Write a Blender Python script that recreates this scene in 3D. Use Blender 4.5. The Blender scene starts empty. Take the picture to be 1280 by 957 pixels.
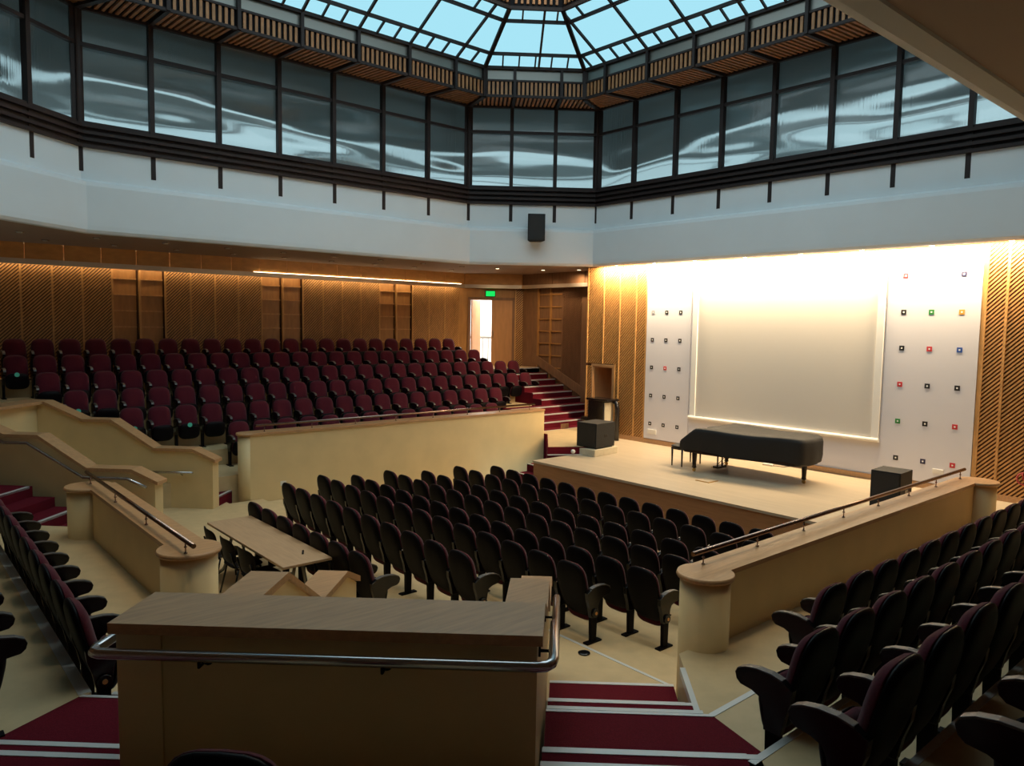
import bpy, math, random
from mathutils import Vector, Matrix
random.seed(7)
PI = math.pi
R2 = math.sqrt(2)
COL = bpy.context.scene.collection

# ------------------------------------------------------------------ helpers
class MB:
    """collects polygons for one mesh object"""
    def __init__(self):
        self.v, self.f, self.s, self.m = [], [], [], []
    def add(self, vs, fs, smooth=False, mat=0):
        b = len(self.v)
        self.v += [tuple(p) for p in vs]
        for f in fs:
            self.f.append(tuple(b + i for i in f)); self.s.append(smooth); self.m.append(mat)
        return self
    def box(self, x0, y0, z0, x1, y1, z1, mat=0):
        vs = [(x0, y0, z0), (x1, y0, z0), (x1, y1, z0), (x0, y1, z0), (x0, y0, z1), (x1, y0, z1), (x1, y1, z1), (x0, y1, z1)]
        return self.add(vs, [(3, 2, 1, 0), (4, 5, 6, 7), (0, 1, 5, 4), (1, 2, 6, 5), (2, 3, 7, 6), (3, 0, 4, 7)], mat=mat)
    def prism(self, poly, vec, mat=0, smooth=False):
        """closed 3-D polygon extruded by vec"""
        n = len(poly); vec = Vector(vec)
        a = [Vector(p) for p in poly]; b = [p + vec for p in a]
        nrm = Vector((0, 0, 0))
        for i in range(n):
            nrm += a[i].cross(a[(i + 1) % n])
        if nrm.dot(vec) < 0:
            a, b = b, a
            vec = -vec
        # a = bottom, b = top (normal of loop along vec)
        self.add(a + b, [tuple(range(n - 1, -1, -1)), tuple(range(n, 2 * n))], mat=mat)
        base = len(self.v) - 2 * n
        for i in range(n):
            j = (i + 1) % n
            self.f.append((base + i, base + j, base + n + j, base + n + i)); self.s.append(smooth); self.m.append(mat)
        return self
    def slab(self, poly2, z0, z1, mat=0):
        return self.prism([(p[0], p[1], z0) for p in poly2], (0, 0, z1 - z0), mat)
    def bar(self, p, q, w, h, up=(0, 0, 1), mat=0):
        p, q, up = Vector(p), Vector(q), Vector(up)
        d = (q - p).normalized(); sx = d.cross(up).normalized(); uz = sx.cross(d)
        poly = [p + sx * w / 2 * a + uz * h / 2 * b for a, b in ((-1, -1), (1, -1), (1, 1), (-1, 1))]
        return self.prism(poly, q - p, mat)
    def tube(self, pts, r, n=10, cap=True, mat=0):
        pts = [Vector(p) for p in pts]; rs = r if isinstance(r, (list, tuple)) else [r] * len(pts)
        rings = []; prev = None
        for i, p in enumerate(pts):
            if i == 0: d = pts[1] - pts[0]
            elif i == len(pts) - 1: d = pts[-1] - pts[-2]
            else: d = (pts[i + 1] - p).normalized() + (p - pts[i - 1]).normalized()
            d.normalize()
            u = prev if prev is not None else (Vector((0, 0, 1)) if abs(d.z) < .9 else Vector((1, 0, 0)))
            x = d.cross(u).normalized(); u = x.cross(d).normalized(); prev = u
            rings.append([p + (x * math.cos(2 * PI * k / n) + u * math.sin(2 * PI * k / n)) * rs[i] for k in range(n)])
        b = len(self.v)
        for ring in rings: self.v += [tuple(p) for p in ring]
        for i in range(len(rings) - 1):
            for k in range(n):
                k2 = (k + 1) % n
                self.f.append((b + i * n + k, b + i * n + k2, b + (i + 1) * n + k2, b + (i + 1) * n + k)); self.s.append(True); self.m.append(mat)
        if cap:
            self.f.append(tuple(b + k for k in range(n - 1, -1, -1))); self.s.append(False); self.m.append(mat)
            e = b + (len(rings) - 1) * n
            self.f.append(tuple(e + k for k in range(n))); self.s.append(False); self.m.append(mat)
        return self
    def lathe(self, prof, c=(0, 0, 0), n=24, mat=0, axis='z'):
        b = len(self.v)
        for r, z in prof:
            for k in range(n):
                a = 2 * PI * k / n
                if axis == 'z': self.v.append((c[0] + r * math.cos(a), c[1] + r * math.sin(a), c[2] + z))
                elif axis == 'x': self.v.append((c[0] + z, c[1] + r * math.cos(a), c[2] + r * math.sin(a)))
                else: self.v.append((c[0] + r * math.sin(a), c[1] + z, c[2] + r * math.cos(a)))
        for i in range(len(prof) - 1):
            for k in range(n):
                k2 = (k + 1) % n
                self.f.append((b + i * n + k, b + i * n + k2, b + (i + 1) * n + k2, b + (i + 1) * n + k)); self.s.append(True); self.m.append(mat)
        self.f.append(tuple(b + k for k in range(n - 1, -1, -1))); self.s.append(False); self.m.append(mat)
        e = b + (len(prof) - 1) * n
        self.f.append(tuple(e + k for k in range(n))); self.s.append(False); self.m.append(mat)
        return self
    def pillow(self, outline, front, back, fn, mat=0):
        """outline (u,v) about centre, crowned by front / back depth, mapped by fn(u,v,d)"""
        n = len(outline)
        rings = [(s, d * front) for s, d in ((.30, 1.), (.62, .93), (.86, .68), (.96, .36), (1., 0.))]
        rings += [(s, -d * back) for s, d in ((1., .25), (.96, .55), (.86, .8), (.62, .95), (.30, 1.))]
        b = len(self.v)
        for s, d in rings:
            self.v += [tuple(fn(u * s, v * s, d)) for u, v in outline]
        for i in range(len(rings) - 1):
            for k in range(n):
                k2 = (k + 1) % n
                self.f.append((b + i * n + k, b + i * n + k2, b + (i + 1) * n + k2, b + (i + 1) * n + k)); self.s.append(True); self.m.append(mat)
        self.f.append(tuple(b + k for k in range(n - 1, -1, -1))); self.s.append(True); self.m.append(mat)
        e = b + (len(rings) - 1) * n
        self.f.append(tuple(e + k for k in range(n))); self.s.append(True); self.m.append(mat)
        return self
    def build(self, name, mats, parent=None, bevel=0, fix=True):
        me = bpy.data.meshes.new(name)
        me.from_pydata(self.v, [], self.f)
        me.polygons.foreach_set('use_smooth', self.s)
        me.polygons.foreach_set('material_index', self.m)
        for m in (mats if isinstance(mats, (list, tuple)) else [mats]): me.materials.append(m)
        me.update()
        if fix:
            import bmesh
            bm = bmesh.new(); bm.from_mesh(me)
            bmesh.ops.recalc_face_normals(bm, faces=bm.faces)
            bm.to_mesh(me); bm.free()
        o = bpy.data.objects.new(name, me); COL.objects.link(o)
        if parent is not None: o.parent = parent
        if bevel:
            md = o.modifiers.new('bev', 'BEVEL'); md.width = bevel; md.segments = 2; md.limit_method = 'ANGLE'
        return o

def thing(name, label, cat, loc=(0, 0, 0), rz=0, group=None):
    o = bpy.data.objects.new(name, None); COL.objects.link(o)
    o.location = loc; o.rotation_euler = (0, 0, rz); o.empty_display_size = .2
    return tag(o, label, cat, group)
def tag(o, label, cat, group=None):
    o['label'] = label; o['category'] = cat
    if group: o['group'] = group
    return o
def struct(o, label=None):
    o['kind'] = 'structure'
    if label: o['label'] = label
    return o
def copy_tree(o, parent=None):
    c = o.copy(); COL.objects.link(c)
    if parent is not None: c.parent = parent
    for ch in list(o.children): copy_tree(ch, c)
    return c
def D(s, t, z=0.):                     # diagonal aisle coordinates -> room coordinates
    s = s + .0384 * (t + 2.46)          # treads and rear wall are not quite square to the side walls
    return ((s + t) / R2, (s - t) / R2, z)

# ------------------------------------------------------------------ materials
def lin(c):
    return tuple(((x / 255) / 12.92 if x <= 10 else (((x / 255) + .055) / 1.055) ** 2.4) for x in c)
def mat(name, col, rough=.6, metal=0., spec=.5, var=0., scale=6., stretch=(1, 1, 1), bump=0., coord='Object', sheen=0.):
    m = bpy.data.materials.new(name); m.use_nodes = True
    nt = m.node_tree; b = nt.nodes['Principled BSDF']
    b.inputs['Base Color'].default_value = (*col, 1); b.inputs['Roughness'].default_value = rough
    b.inputs['Metallic'].default_value = metal; b.inputs['Specular IOR Level'].default_value = spec
    if sheen: b.inputs['Sheen Weight'].default_value = sheen
    if var or bump:
        tc = nt.nodes.new('ShaderNodeTexCoord'); mp = nt.nodes.new('ShaderNodeMapping')
        mp.inputs['Scale'].default_value = stretch
        nz = nt.nodes.new('ShaderNodeTexNoise'); nz.inputs['Scale'].default_value = scale; nz.inputs['Detail'].default_value = 5
        nt.links.new(tc.outputs[coord], mp.inputs['Vector']); nt.links.new(mp.outputs[0], nz.inputs['Vector'])
        if var:
            cr = nt.nodes.new('ShaderNodeValToRGB')
            cr.color_ramp.elements[0].position = .3; cr.color_ramp.elements[1].position = .7
            cr.color_ramp.elements[0].color = (*[c * (1 - var) for c in col], 1)
            cr.color_ramp.elements[1].color = (*[min(1, c * (1 + var)) for c in col], 1)
            nt.links.new(nz.outputs['Fac'], cr.inputs[0]); nt.links.new(cr.outputs[0], b.inputs['Base Color'])
        if bump:
            bp = nt.nodes.new('ShaderNodeBump'); bp.inputs['Strength'].default_value = bump; bp.inputs['Distance'].default_value = .01
            nt.links.new(nz.outputs['Fac'], bp.inputs['Height']); nt.links.new(bp.outputs[0], b.inputs['Normal'])
    return m
def emit(name, col, strength):
    m = bpy.data.materials.new(name); m.use_nodes = True
    nt = m.node_tree; nt.nodes.clear()
    e = nt.nodes.new('ShaderNodeEmission'); e.inputs[0].default_value = (*col, 1); e.inputs[1].default_value = strength
    o = nt.nodes.new('ShaderNodeOutputMaterial'); nt.links.new(e.outputs[0], o.inputs[0])
    return m

M = {}
M['cream'] = mat('cream_paint', (.72, .54, .275), .55, var=.05, scale=2.)
M['white'] = mat('white_paint', (.72, .76, .78), .6, var=.02, scale=1.2)
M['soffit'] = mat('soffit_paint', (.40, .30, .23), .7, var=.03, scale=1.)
M['stagewhite'] = mat('stage_white_panel', (.68, .66, .70), .5)
M['lino'] = mat('beige_linoleum', (.58, .42, .225), .42, var=.07, scale=5., spec=.35)
M['stagefloor'] = mat('pale_maple_boards', (.43, .34, .235), .42, var=.07, scale=9., stretch=(1, .12, 1), spec=.4)
M['stagefront'] = mat('stage_front_wood', (.33, .15, .06), .5, var=.12, scale=7., stretch=(1, .3, 4))
M['carpet'] = mat('red_carpet', (.115, .007, .014), .95, var=.30, scale=160., bump=.3, spec=.1)
M['nosing'] = mat('aluminium_nosing', (.66, .64, .60), .45, metal=.35)
M['cap'] = mat('beech_capping', (.47, .26, .12), .38, var=.14, scale=10., stretch=(.35, 3, 3))
M['wood'] = mat('oak_slats', (.52, .27, .09), .5, var=.18, scale=9., stretch=(2, 2, .5))
M['woodback'] = mat('oak_backing', (.10, .038, .010), .6, var=.15, scale=5., stretch=(2, 2, .5))
M['woodpanel'] = mat('oak_veneer', (.40, .19, .055), .45, var=.12, scale=5., stretch=(2.5, 2.5, .5))
M['doorwood'] = mat('door_veneer', (.50, .25, .10), .45, var=.1, scale=4., stretch=(3, 3, .5))
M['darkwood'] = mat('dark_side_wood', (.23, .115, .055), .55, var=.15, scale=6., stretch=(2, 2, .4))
M['redwood'] = mat('reddish_slats', (.36, .16, .06), .55, var=.2, scale=8.)
M['bronze'] = mat('dark_bronze_frame', (.026, .017, .016), .5, metal=.0, spec=.22)
M['black'] = mat('black_plastic', (.005, .004, .004), .24, spec=.5)
M['blackmatte'] = mat('black_shell', (.004, .003, .004), .5, spec=.10)
M['fabric'] = mat('maroon_fabric', (.068, .0045, .012), .9, var=.18, scale=60., bump=.15, spec=.15, sheen=.15)
M['steel'] = mat('brushed_steel', (.52, .50, .50), .22, metal=1.)
M['rail'] = mat('bronze_rail', (.30, .21, .17), .25, metal=1.)
M['speaker'] = mat('black_speaker_carpet', (.006, .0055, .0055), .75, bump=.2, scale=90.)
M['grille'] = mat('black_grille', (.006, .006, .006), .6, bump=.5, scale=220.)
M['cloth'] = mat('black_piano_cover', (.006, .0055, .0055), .7, bump=.25, scale=8.)
M['lacquer'] = mat('black_lacquer', (.010, .008, .008), .2, spec=.5)
M['brass'] = mat('brass', (.55, .35, .12), .35, metal=1.)
M['gray'] = mat('gray_metal_band', (.22, .22, .20), .38, metal=.6)
M['pad'] = mat('arm_pad', (.055, .045, .038), .42, spec=.8)  # paler strip on the arm tops, stands in for reflected light
M['duct'] = mat('brushed_trough', (.62, .52, .42), .4, metal=.6)
M['fascia'] = mat('oak_fascia', (.60, .31, .10), .45, var=.12, scale=4., stretch=(1, 1, 2))
M['tabletop'] = mat('light_beech_table', (.43, .28, .16), .4, var=.1, scale=8., stretch=(3, .3, 3))
M['screen'] = mat('projection_screen', (.60, .56, .51), .8)
M['frame'] = mat('screen_frame_white', (.82, .80, .76), .5)
M['mint'] = mat('mint_sticker', (.10, .62, .45), .5)
M['badge'] = mat('orange_badge', (.75, .36, .12), .5)
M['socket'] = mat('white_socket', (.75, .72, .66), .5)
M['plinth'] = mat('pale_plinth', (.58, .50, .36), .5, var=.1, scale=6.)
M['white_clean'] = mat('corridor_white', (.85, .84, .80), .6)
for k, c in dict(sq_black=(.012, .010, .010), sq_red=(.55, .03, .04), sq_green=(.02, .22, .04), sq_blue=(.02, .08, .35), sq_orange=(.65, .30, .04), sq_grey=(.35, .33, .36), sq_navy=(.02, .02, .07), sq_white=(.85, .84, .82)).items():
    M[k] = mat(k, c, .5)
M['skyglass'] = emit('skylight_glass', (.34, .68, .80), 1.16)
M['lantern'] = emit('lantern_glass', (.74, .94, 1.), 2.0)
M['bulb'] = emit('downlight_bulb', (1., .80, .48), 30.)
M['bulb2'] = emit('corner_bulb', (1., .80, .48), 4.)
M['exit'] = emit('exit_green', (.01, .65, .10), 1.3)
M['led'] = emit('cove_led', (1., .78, .48), 12.)

def wave_glass():
    """ribbed clear plastic sheet that wobbles what lies behind it"""
    m = bpy.data.materials.new('ribbed_polycarbonate'); m.use_nodes = True
    nt = m.node_tree; b = nt.nodes['Principled BSDF']
    b.inputs['Base Color'].default_value = (.44, .49, .49, 1); b.inputs['Roughness'].default_value = .17
    b.inputs['IOR'].default_value = 1.45; b.inputs['Transmission Weight'].default_value = 1.
    tc = nt.nodes.new('ShaderNodeTexCoord')
    mp = nt.nodes.new('ShaderNodeMapping'); mp.inputs['Scale'].default_value = (1, 1, .01)
    n1 = nt.nodes.new('ShaderNodeTexNoise'); n1.inputs['Scale'].default_value = 22.; n1.inputs['Detail'].default_value = 1
    mp2 = nt.nodes.new('ShaderNodeMapping'); mp2.inputs['Scale'].default_value = (.22, .22, .95)
    n2 = nt.nodes.new('ShaderNodeTexNoise'); n2.inputs['Scale'].default_value = 1.; n2.inputs['Detail'].default_value = 1.0
    mul = nt.nodes.new('ShaderNodeMath'); mul.operation = 'MULTIPLY'; mul.inputs[1].default_value = .62
    mx = nt.nodes.new('ShaderNodeMath'); mx.operation = 'MULTIPLY_ADD'; mx.inputs[1].default_value = .010
    bp = nt.nodes.new('ShaderNodeBump'); bp.inputs['Strength'].default_value = 1.; bp.inputs['Distance'].default_value = 1.
    nt.links.new(tc.outputs['Object'], mp.inputs[0]); nt.links.new(mp.outputs[0], n1.inputs['Vector'])
    nt.links.new(tc.outputs['Object'], mp2.inputs[0]); nt.links.new(mp2.outputs[0], n2.inputs['Vector'])
    nt.links.new(n2.outputs['Fac'], mul.inputs[0]); nt.links.new(n1.outputs['Fac'], mx.inputs[0]); nt.links.new(mul.outputs[0], mx.inputs[2])
    nt.links.new(mx.outputs[0], bp.inputs['Height']); nt.links.new(bp.outputs[0], b.inputs['Normal'])
    return m
M['poly'] = wave_glass()
M['polyback'] = mat('polycarbonate_outer_skin', (.9, .93, .93), .05)
M['polyback'].node_tree.nodes['Principled BSDF'].inputs['Transmission Weight'].default_value = 1.
M['polyback'].node_tree.nodes['Principled BSDF'].inputs['IOR'].default_value = 1.45
M['roofgrey'] = mat('roof_grey_metal', (.40, .42, .42), .6)
M['roofpale'] = mat('roof_pale_metal', (.75, .78, .78), .6)

# ------------------------------------------------------------------ camera
CAM_H = 3.75
F_PX, YAW, PITCH, ROLL = 941.9, .85611641, .07806911, .01632485
cy, sy, cp, sp = math.cos(YAW), math.sin(YAW), math.cos(PITCH), math.sin(PITCH)
Fw = Vector((cy * cp, sy * cp, -sp)); Rt = Vector((sy, -cy, 0)); Up = Rt.cross(Fw)
c_, s_ = math.cos(ROLL), math.sin(ROLL)
Rr = Rt * c_ + Up * s_; Uu = -Rt * s_ + Up * c_
cam_d = bpy.data.cameras.new('camera'); cam = bpy.data.objects.new('camera', cam_d); COL.objects.link(cam)
cam_d.sensor_fit = 'HORIZONTAL'; cam_d.sensor_width = 36; cam_d.lens = F_PX / 1280 * 36
cam_d.clip_start = .05; cam_d.clip_end = 200
mw = Matrix.Identity(4)
for i in range(3):
    mw[i][0], mw[i][1], mw[i][2] = Rr[i], Uu[i], -Fw[i]
mw[0][3], mw[1][3], mw[2][3] = 0, 0, CAM_H
cam.matrix_world = mw
bpy.context.scene.camera = cam

# ------------------------------------------------------------------ octagonal upper ring
OCT = [(16.57, 4.12), (16.57, 15.40), (13.55, 17.75), (3.52, 17.75), (-.45, 14.65), (-.45, 4.90), (3.52, 1.80), (13.55, 1.80)]
BAYS = [8, 3, 7, 4, 7, 4, 7, 3]
def oct_off(o):
    """corner list of the octagon moved inwards by o"""
    n = len(OCT); lines = []
    cx = sum(p[0] for p in OCT) / n; cyy = sum(p[1] for p in OCT) / n
    for i in range(n):
        a, b = Vector(OCT[i]), Vector(OCT[(i + 1) % n]); d = (b - a).normalized(); nn = Vector((-d.y, d.x))
        if nn.dot(Vector((cx, cyy)) - a) < 0: nn = -nn
        lines.append((nn, nn.dot(a) + o))
    out = []
    for i in range(n):
        (n1, c1), (n2, c2) = lines[i - 1], lines[i]
        det = n1.x * n2.y - n1.y * n2.x
        out.append(Vector(((c1 * n2.y - c2 * n1.y) / det, (n1.x * c2 - n2.x * c1) / det)))
    return out
def P3(v, z): return (v[0], v[1], z)
def lerp(a, b, k): return a + (b - a) * k
def side_pt(i, k, o):
    """point at fraction k of side i measured on the window line, moved inwards by o (perpendicular)"""
    a, b = Vector(OCT[i]), Vector(OCT[(i + 1) % 8]); d = (b - a).normalized(); nn = Vector((-d.y, d.x))
    if nn.dot(Vector((8.55, 9.8)) - a) < 0: nn = -nn
    return lerp(a, b, k) + nn * o

def ring_loft(prof, closed=False):
    mb = MB(); rings = []
    for o, z in prof: rings.append([P3(p, z) for p in oct_off(o)])
    b = 0
    for r in rings: mb.v += r
    n = 8; L = len(rings)
    rng = range(L) if closed else range(L - 1)
    for i in rng:
        for k in range(n):
            k2 = (k + 1) % n; j = (i + 1) % L
            mb.f.append((i * n + k, i * n + k2, j * n + k2, j * n + k)); mb.s.append(False); mb.m.append(0)
    return mb
# white gallery front (closed ring with thickness)
prof = [(.02, 5.53), (.06, 5.475), (.18, 5.455), (.25, 5.47), (.285, 5.53), (.29, 5.62), (.29, 6.42), (.265, 6.50), (.16, 6.535), (.12, 6.56), (.12, 7.22), (-.15, 7.22), (-.15, 5.53)]
struct(ring_loft(prof, True).build('trim_1', M['white']), 'white painted gallery front running round the hall')

wn = 0
for i in range(8):
    nb = BAYS[i]
    for k in range(nb):
        wn += 1
        a, b = side_pt(i, k / nb, 0), side_pt(i, (k + 1) / nb, 0)
        ai, bi = side_pt(i, k / nb, -.03), side_pt(i, (k + 1) / nb, -.03)
        mb = MB()
        A_ = [P3(a, 7.60), P3(b, 7.60), P3(b, 10.02), P3(a, 10.02)]; B_ = [P3(ai, 7.60), P3(bi, 7.60), P3(bi, 10.02), P3(ai, 10.02)]
        mb.add(A_, [(0, 1, 2, 3)], mat=0)
        mb.add(A_ + B_, [(4, 7, 6, 5), (0, 4, 5, 1), (1, 5, 6, 2), (2, 6, 7, 3), (3, 7, 4, 0)], mat=1)
        import bmesh
        w = mb.build('window_%d' % wn, [M['poly'], M['polyback']], fix=False)
        bm_ = bmesh.new(); bm_.from_mesh(w.data); bmesh.ops.remove_doubles(bm_, verts=bm_.verts, dist=1e-5); bmesh.ops.recalc_face_normals(bm_, faces=bm_.faces); bm_.to_mesh(w.data); bm_.free()
        struct(w)
        fr = MB()
        nn = (a - ai).normalized().to_3d()
        for q, wd in ((a, .10),) + (((b, .10),) if k == nb - 1 else ()):
            corner = (k == 0 and q is a) or (k == nb - 1 and q is b)
            ww = .18 if corner else .10
            q3 = Vector(P3(q, 0)) + nn * .055
            fr.bar(q3 + Vector((0, 0, 6.72)), q3 + Vector((0, 0, 10.0)), ww, .14, up=nn)
        d3 = (b - a).normalized().to_3d()
        for z, h in ((9.265, .075), (9.99, .09), (7.70, .08)):
            fr.bar(Vector(P3(a, z)) + nn * .05, Vector(P3(b, z)) + nn * .05, .10, h)
        fr.build('frame', M['bronze'], w)
# outside: added bands that shape the bright and dark tones in the ribbed panes
for i in range(8):
    oa, ob, oc, od = oct_off(-1.6)[i], oct_off(-1.6)[(i + 1) % 8], oct_off(-1.75)[(i + 1) % 8], oct_off(-1.75)[i]
    mb = MB(); mb.prism([P3(oa, 8.95), P3(ob, 8.95), P3(oc, 8.95), P3(od, 8.95)], (0, 0, 2.2))
    e0, e1 = oct_off(-.1)[i], oct_off(-.1)[(i + 1) % 8]
    mb.prism([P3(oa, 10.9), P3(ob, 10.9), P3(e1, 10.6), P3(e0, 10.6)], (0, 0, .1))
    for zc, h_, m_ in ((8.62, .30, 1), (8.40, .05, 0), (8.05, .04, 0), (7.55, .25, 0)):
        p0, p1 = oct_off(-1.66)[i], oct_off(-1.66)[(i + 1) % 8]
        mb.bar(P3(p0, zc), P3(p1, zc), .06, h_, mat=m_)
    struct(mb.build('roof_screen', [M['roofgrey'], M['roofpale']]), 'grey metal roof edge outside the clerestory windows')
# dark rails below the windows
for i in range(8):
    a, b = oct_off(.10)[i], oct_off(.10)[(i + 1) % 8]
    mb = MB()
    mb.prism([P3(oct_off(.0)[i], 7.17), P3(oct_off(.0)[(i + 1) % 8], 7.17), P3(b, 7.17), P3(a, 7.17)], (0, 0, .50))
    for z in (7.20, 7.335, 7.47, 7.605):
        a2, b2 = oct_off(.20)[i], oct_off(.20)[(i + 1) % 8]
        mb.prism([P3(a, z), P3(b, z), P3(b2, z), P3(a2, z)], (0, 0, .065))
    struct(mb.build('trim_%d' % (3 + i), M['bronze']))
# slatted soffit and fascia above the windows
sl_n = 11
for i in range(8):
    mbk, ms = MB(), MB(); md = MB(); mg = MB()
    A0, B0 = oct_off(0)[i], oct_off(0)[(i + 1) % 8]
    A1, B1 = oct_off(1.3)[i], oct_off(1.3)[(i + 1) % 8]
    # dark backing: soffit and fascia
    mbk.prism([P3(A0, 10.06), P3(B0, 10.06), P3(B1, 9.98), P3(A1, 9.98)], (0, 0, .03))
    A1b, B1b = oct_off(1.27)[i], oct_off(1.27)[(i + 1) % 8]
    mbk.prism([P3(A1b, 9.96), P3(B1b, 9.96), P3(B1b, 10.34), P3(A1b, 10.34)], (Vector(A1) - Vector(A1b)).normalized().to_3d() * -.03)
    nb = BAYS[i]; dl = (B0 - A0); L = dl.length; dn = dl / L
    la = (A1 - A0).dot(dn); lb = L + (B1 - B0).dot(dn)
    nn = (side_pt(i, .5, 1) - side_pt(i, .5, 0)).to_3d()
    N = nb * sl_n
    for j in range(N):
        if j % sl_n == 0: continue
        u = L * j / N
        o0 = 0.02
        # clip at the mitred corners
        omax = 1.29
        if u < la: omax = 1.29 * u / la
        if u > lb: omax = 1.29 * (L - u) / (L - lb)
        p = Vector(P3(A0 + dn * u, 0))
        if omax > .1:
            ms.bar(p + nn * o0 + Vector((0, 0, 10.03)), p + nn * omax + Vector((0, 0, 10.03 - .08 * omax / 1.3)), .062, .05)
        if la < u < lb:
            ms.bar(p + nn * 1.30 + Vector((0, 0, 9.95)), p + nn * 1.30 + Vector((0, 0, 10.30)), .062, .03, up=nn)
    for k in range(nb + 1):
        u = L * k / nb; p = Vector(P3(A0 + dn * u, 0))
        if 0 < k < nb:
            omax = 1.33
            if u < la: omax = 1.3 * u / la
            if u > lb: omax = 1.3 * (L - u) / (L - lb)
            md.bar(p + Vector((0, 0, 10.0)), p + nn * omax + Vector((0, 0, 9.93)), .085, .10)
            if la < u < lb: md.bar(p + nn * 1.33 + Vector((0, 0, 9.9)), p + nn * 1.33 + Vector((0, 0, 10.68)), .075, .08, up=nn)
    md.bar(P3(A0, 10.0), P3(A1, 9.93), .12, .12)
    md.bar(P3(A1, 9.9), P3(A1, 10.70), .13, .13, up=nn)
    for z, h in ((9.925, .06), (10.33, .05)):
        md.bar(P3(A1, z), P3(B1, z), .07, h)
    mg.prism([P3(A1b, 10.34), P3(B1b, 10.34), P3(B1b, 10.68), P3(A1b, 10.68)], (A1b - A1).normalized().to_3d() * .03)
    par = struct(mbk.build('slatted_soffit', M['blackmatte']), 'brown timber slats above the clerestory windows')
    ms.build('slats', M['redwood'], par); md.build('ribs', M['bronze'], par); mg.build('metal_band', M['gray'], par)

# skylight: one glazed slope per side
ZG0, ZG1, OG0, OG1 = 10.68, 11.60, 1.30, 3.02
def zg(o): return ZG0 + (ZG1 - ZG0) * (o - OG0) / (OG1 - OG0)
for i in range(8):
    c0, c1 = oct_off(OG0), oct_off(OG1)
    a, b, c, d = c0[i], c0[(i + 1) % 8], c1[(i + 1) % 8], c1[i]
    g = MB(); g.prism([P3(a, ZG0), P3(b, ZG0), P3(c, ZG1), P3(d, ZG1)], (0, 0, .03))
    sk = struct(g.build('skylight', M['skyglass']), 'pale blue glazed slope of the octagonal skylight')
    fr = MB()
    for o, w in ((1.32, .09), (1.74, .06), (2.66, .06), (3.0, .08)):
        cc = oct_off(o); z = zg(o) - .03
        fr.bar(P3(cc[i], z), P3(cc[(i + 1) % 8], z), w, .08)
    fr.bar(P3(a, ZG0 - .03), P3(d, ZG1 - .03), .10, .10)
    fr.bar(P3(b, ZG0 - .03), P3(c, ZG1 - .03), .10, .10)
    nb = BAYS[i]; L = (b - a).length; dn = (b - a) / L
    A0 = Vector(OCT[i]); B0 = Vector(OCT[(i + 1) % 8]); LF = (B0 - A0).length
    nn2 = side_pt(i, .5, 1) - side_pt(i, .5, 0)
    def pt(u, o): return P3(A0 + dn * u + nn2 * o, zg(o) - .03)
    def lim(o):
        ca, cb = oct_off(o)[i], oct_off(o)[(i + 1) % 8]
        return (ca - A0).dot(dn), (cb - A0).dot(dn)
    if i % 2 == 0 or nb > 3:
        us = [LF * k / nb for k in range(nb + 1)]
        sub = 3
    else:
        us = [LF / 2]; sub = 0
    for u in us:
        l0, l1 = lim(OG0)
        if not (l0 < u < l1): continue
        omax = OG1
        for o in [OG0 + .02 * q for q in range(90)]:
            p0, p1 = lim(o)
            if not (p0 <= u <= p1): omax = o; break
        fr.bar(pt(u, OG0), pt(u, min(omax, OG1)), .055, .07)
    step = LF / nb / 3 if sub else (lim(1.45)[1] - lim(1.45)[0]) / 6
    u = us[0] if sub else lim(1.45)[0]
    for q in range(0, 60):
        uu = u + q * step
        l0, l1 = lim(1.6)
        if l0 < uu < l1: fr.bar(pt(uu, OG0), pt(uu, 1.74), .04, .06)
        l0, l1 = lim(2.98)
        if l0 < uu < l1 and q % 2 == 0: fr.bar(pt(uu, 2.66), pt(uu, 3.0), .04, .06)
    fr.build('glazing_bars', M['bronze'], sk)
# hub above: timber slats and the raised lantern
ct = oct_off(3.04)
hb = MB(); hsl = MB()
for i in range(8):
    a, b = ct[i], ct[(i + 1) % 8]; ci = oct_off(2.99); a2, b2 = ci[i], ci[(i + 1) % 8]
    hb.prism([P3(a, 11.60), P3(b, 11.60), P3(b2, 11.60), P3(a2, 11.60)], (0, 0, .95))
    n = max(4, int((b - a).length / .13)); nn = (side_pt(i, .5, 1) - side_pt(i, .5, 0)).to_3d()
    for j in range(1, n):
        p = Vector(P3(lerp(a, b, j / n), 0)) + nn * .03
        hsl.bar(p + Vector((0, 0, 11.64)), p + Vector((0, 0, 12.45)), .06, .035, up=nn)
hub = struct(hb.build('skylight_hub', M['blackmatte'])); hsl.build('slats', M['redwood'], hub)
lt = MB(); lt.slab([tuple(p) for p in oct_off(2.98)], 12.55, 12.59)  # glowing panel out of view, added to strengthen the daylight in the hall
struct(lt.build('skylight_lantern', M['lantern']), 'daylit glass roof of the raised lantern')

# ------------------------------------------------------------------ room shell
XW, YL = 16.60, 21.6               # stage wall plane, slatted side wall plane
X0, Y0 = -3.5, -2.1
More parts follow.
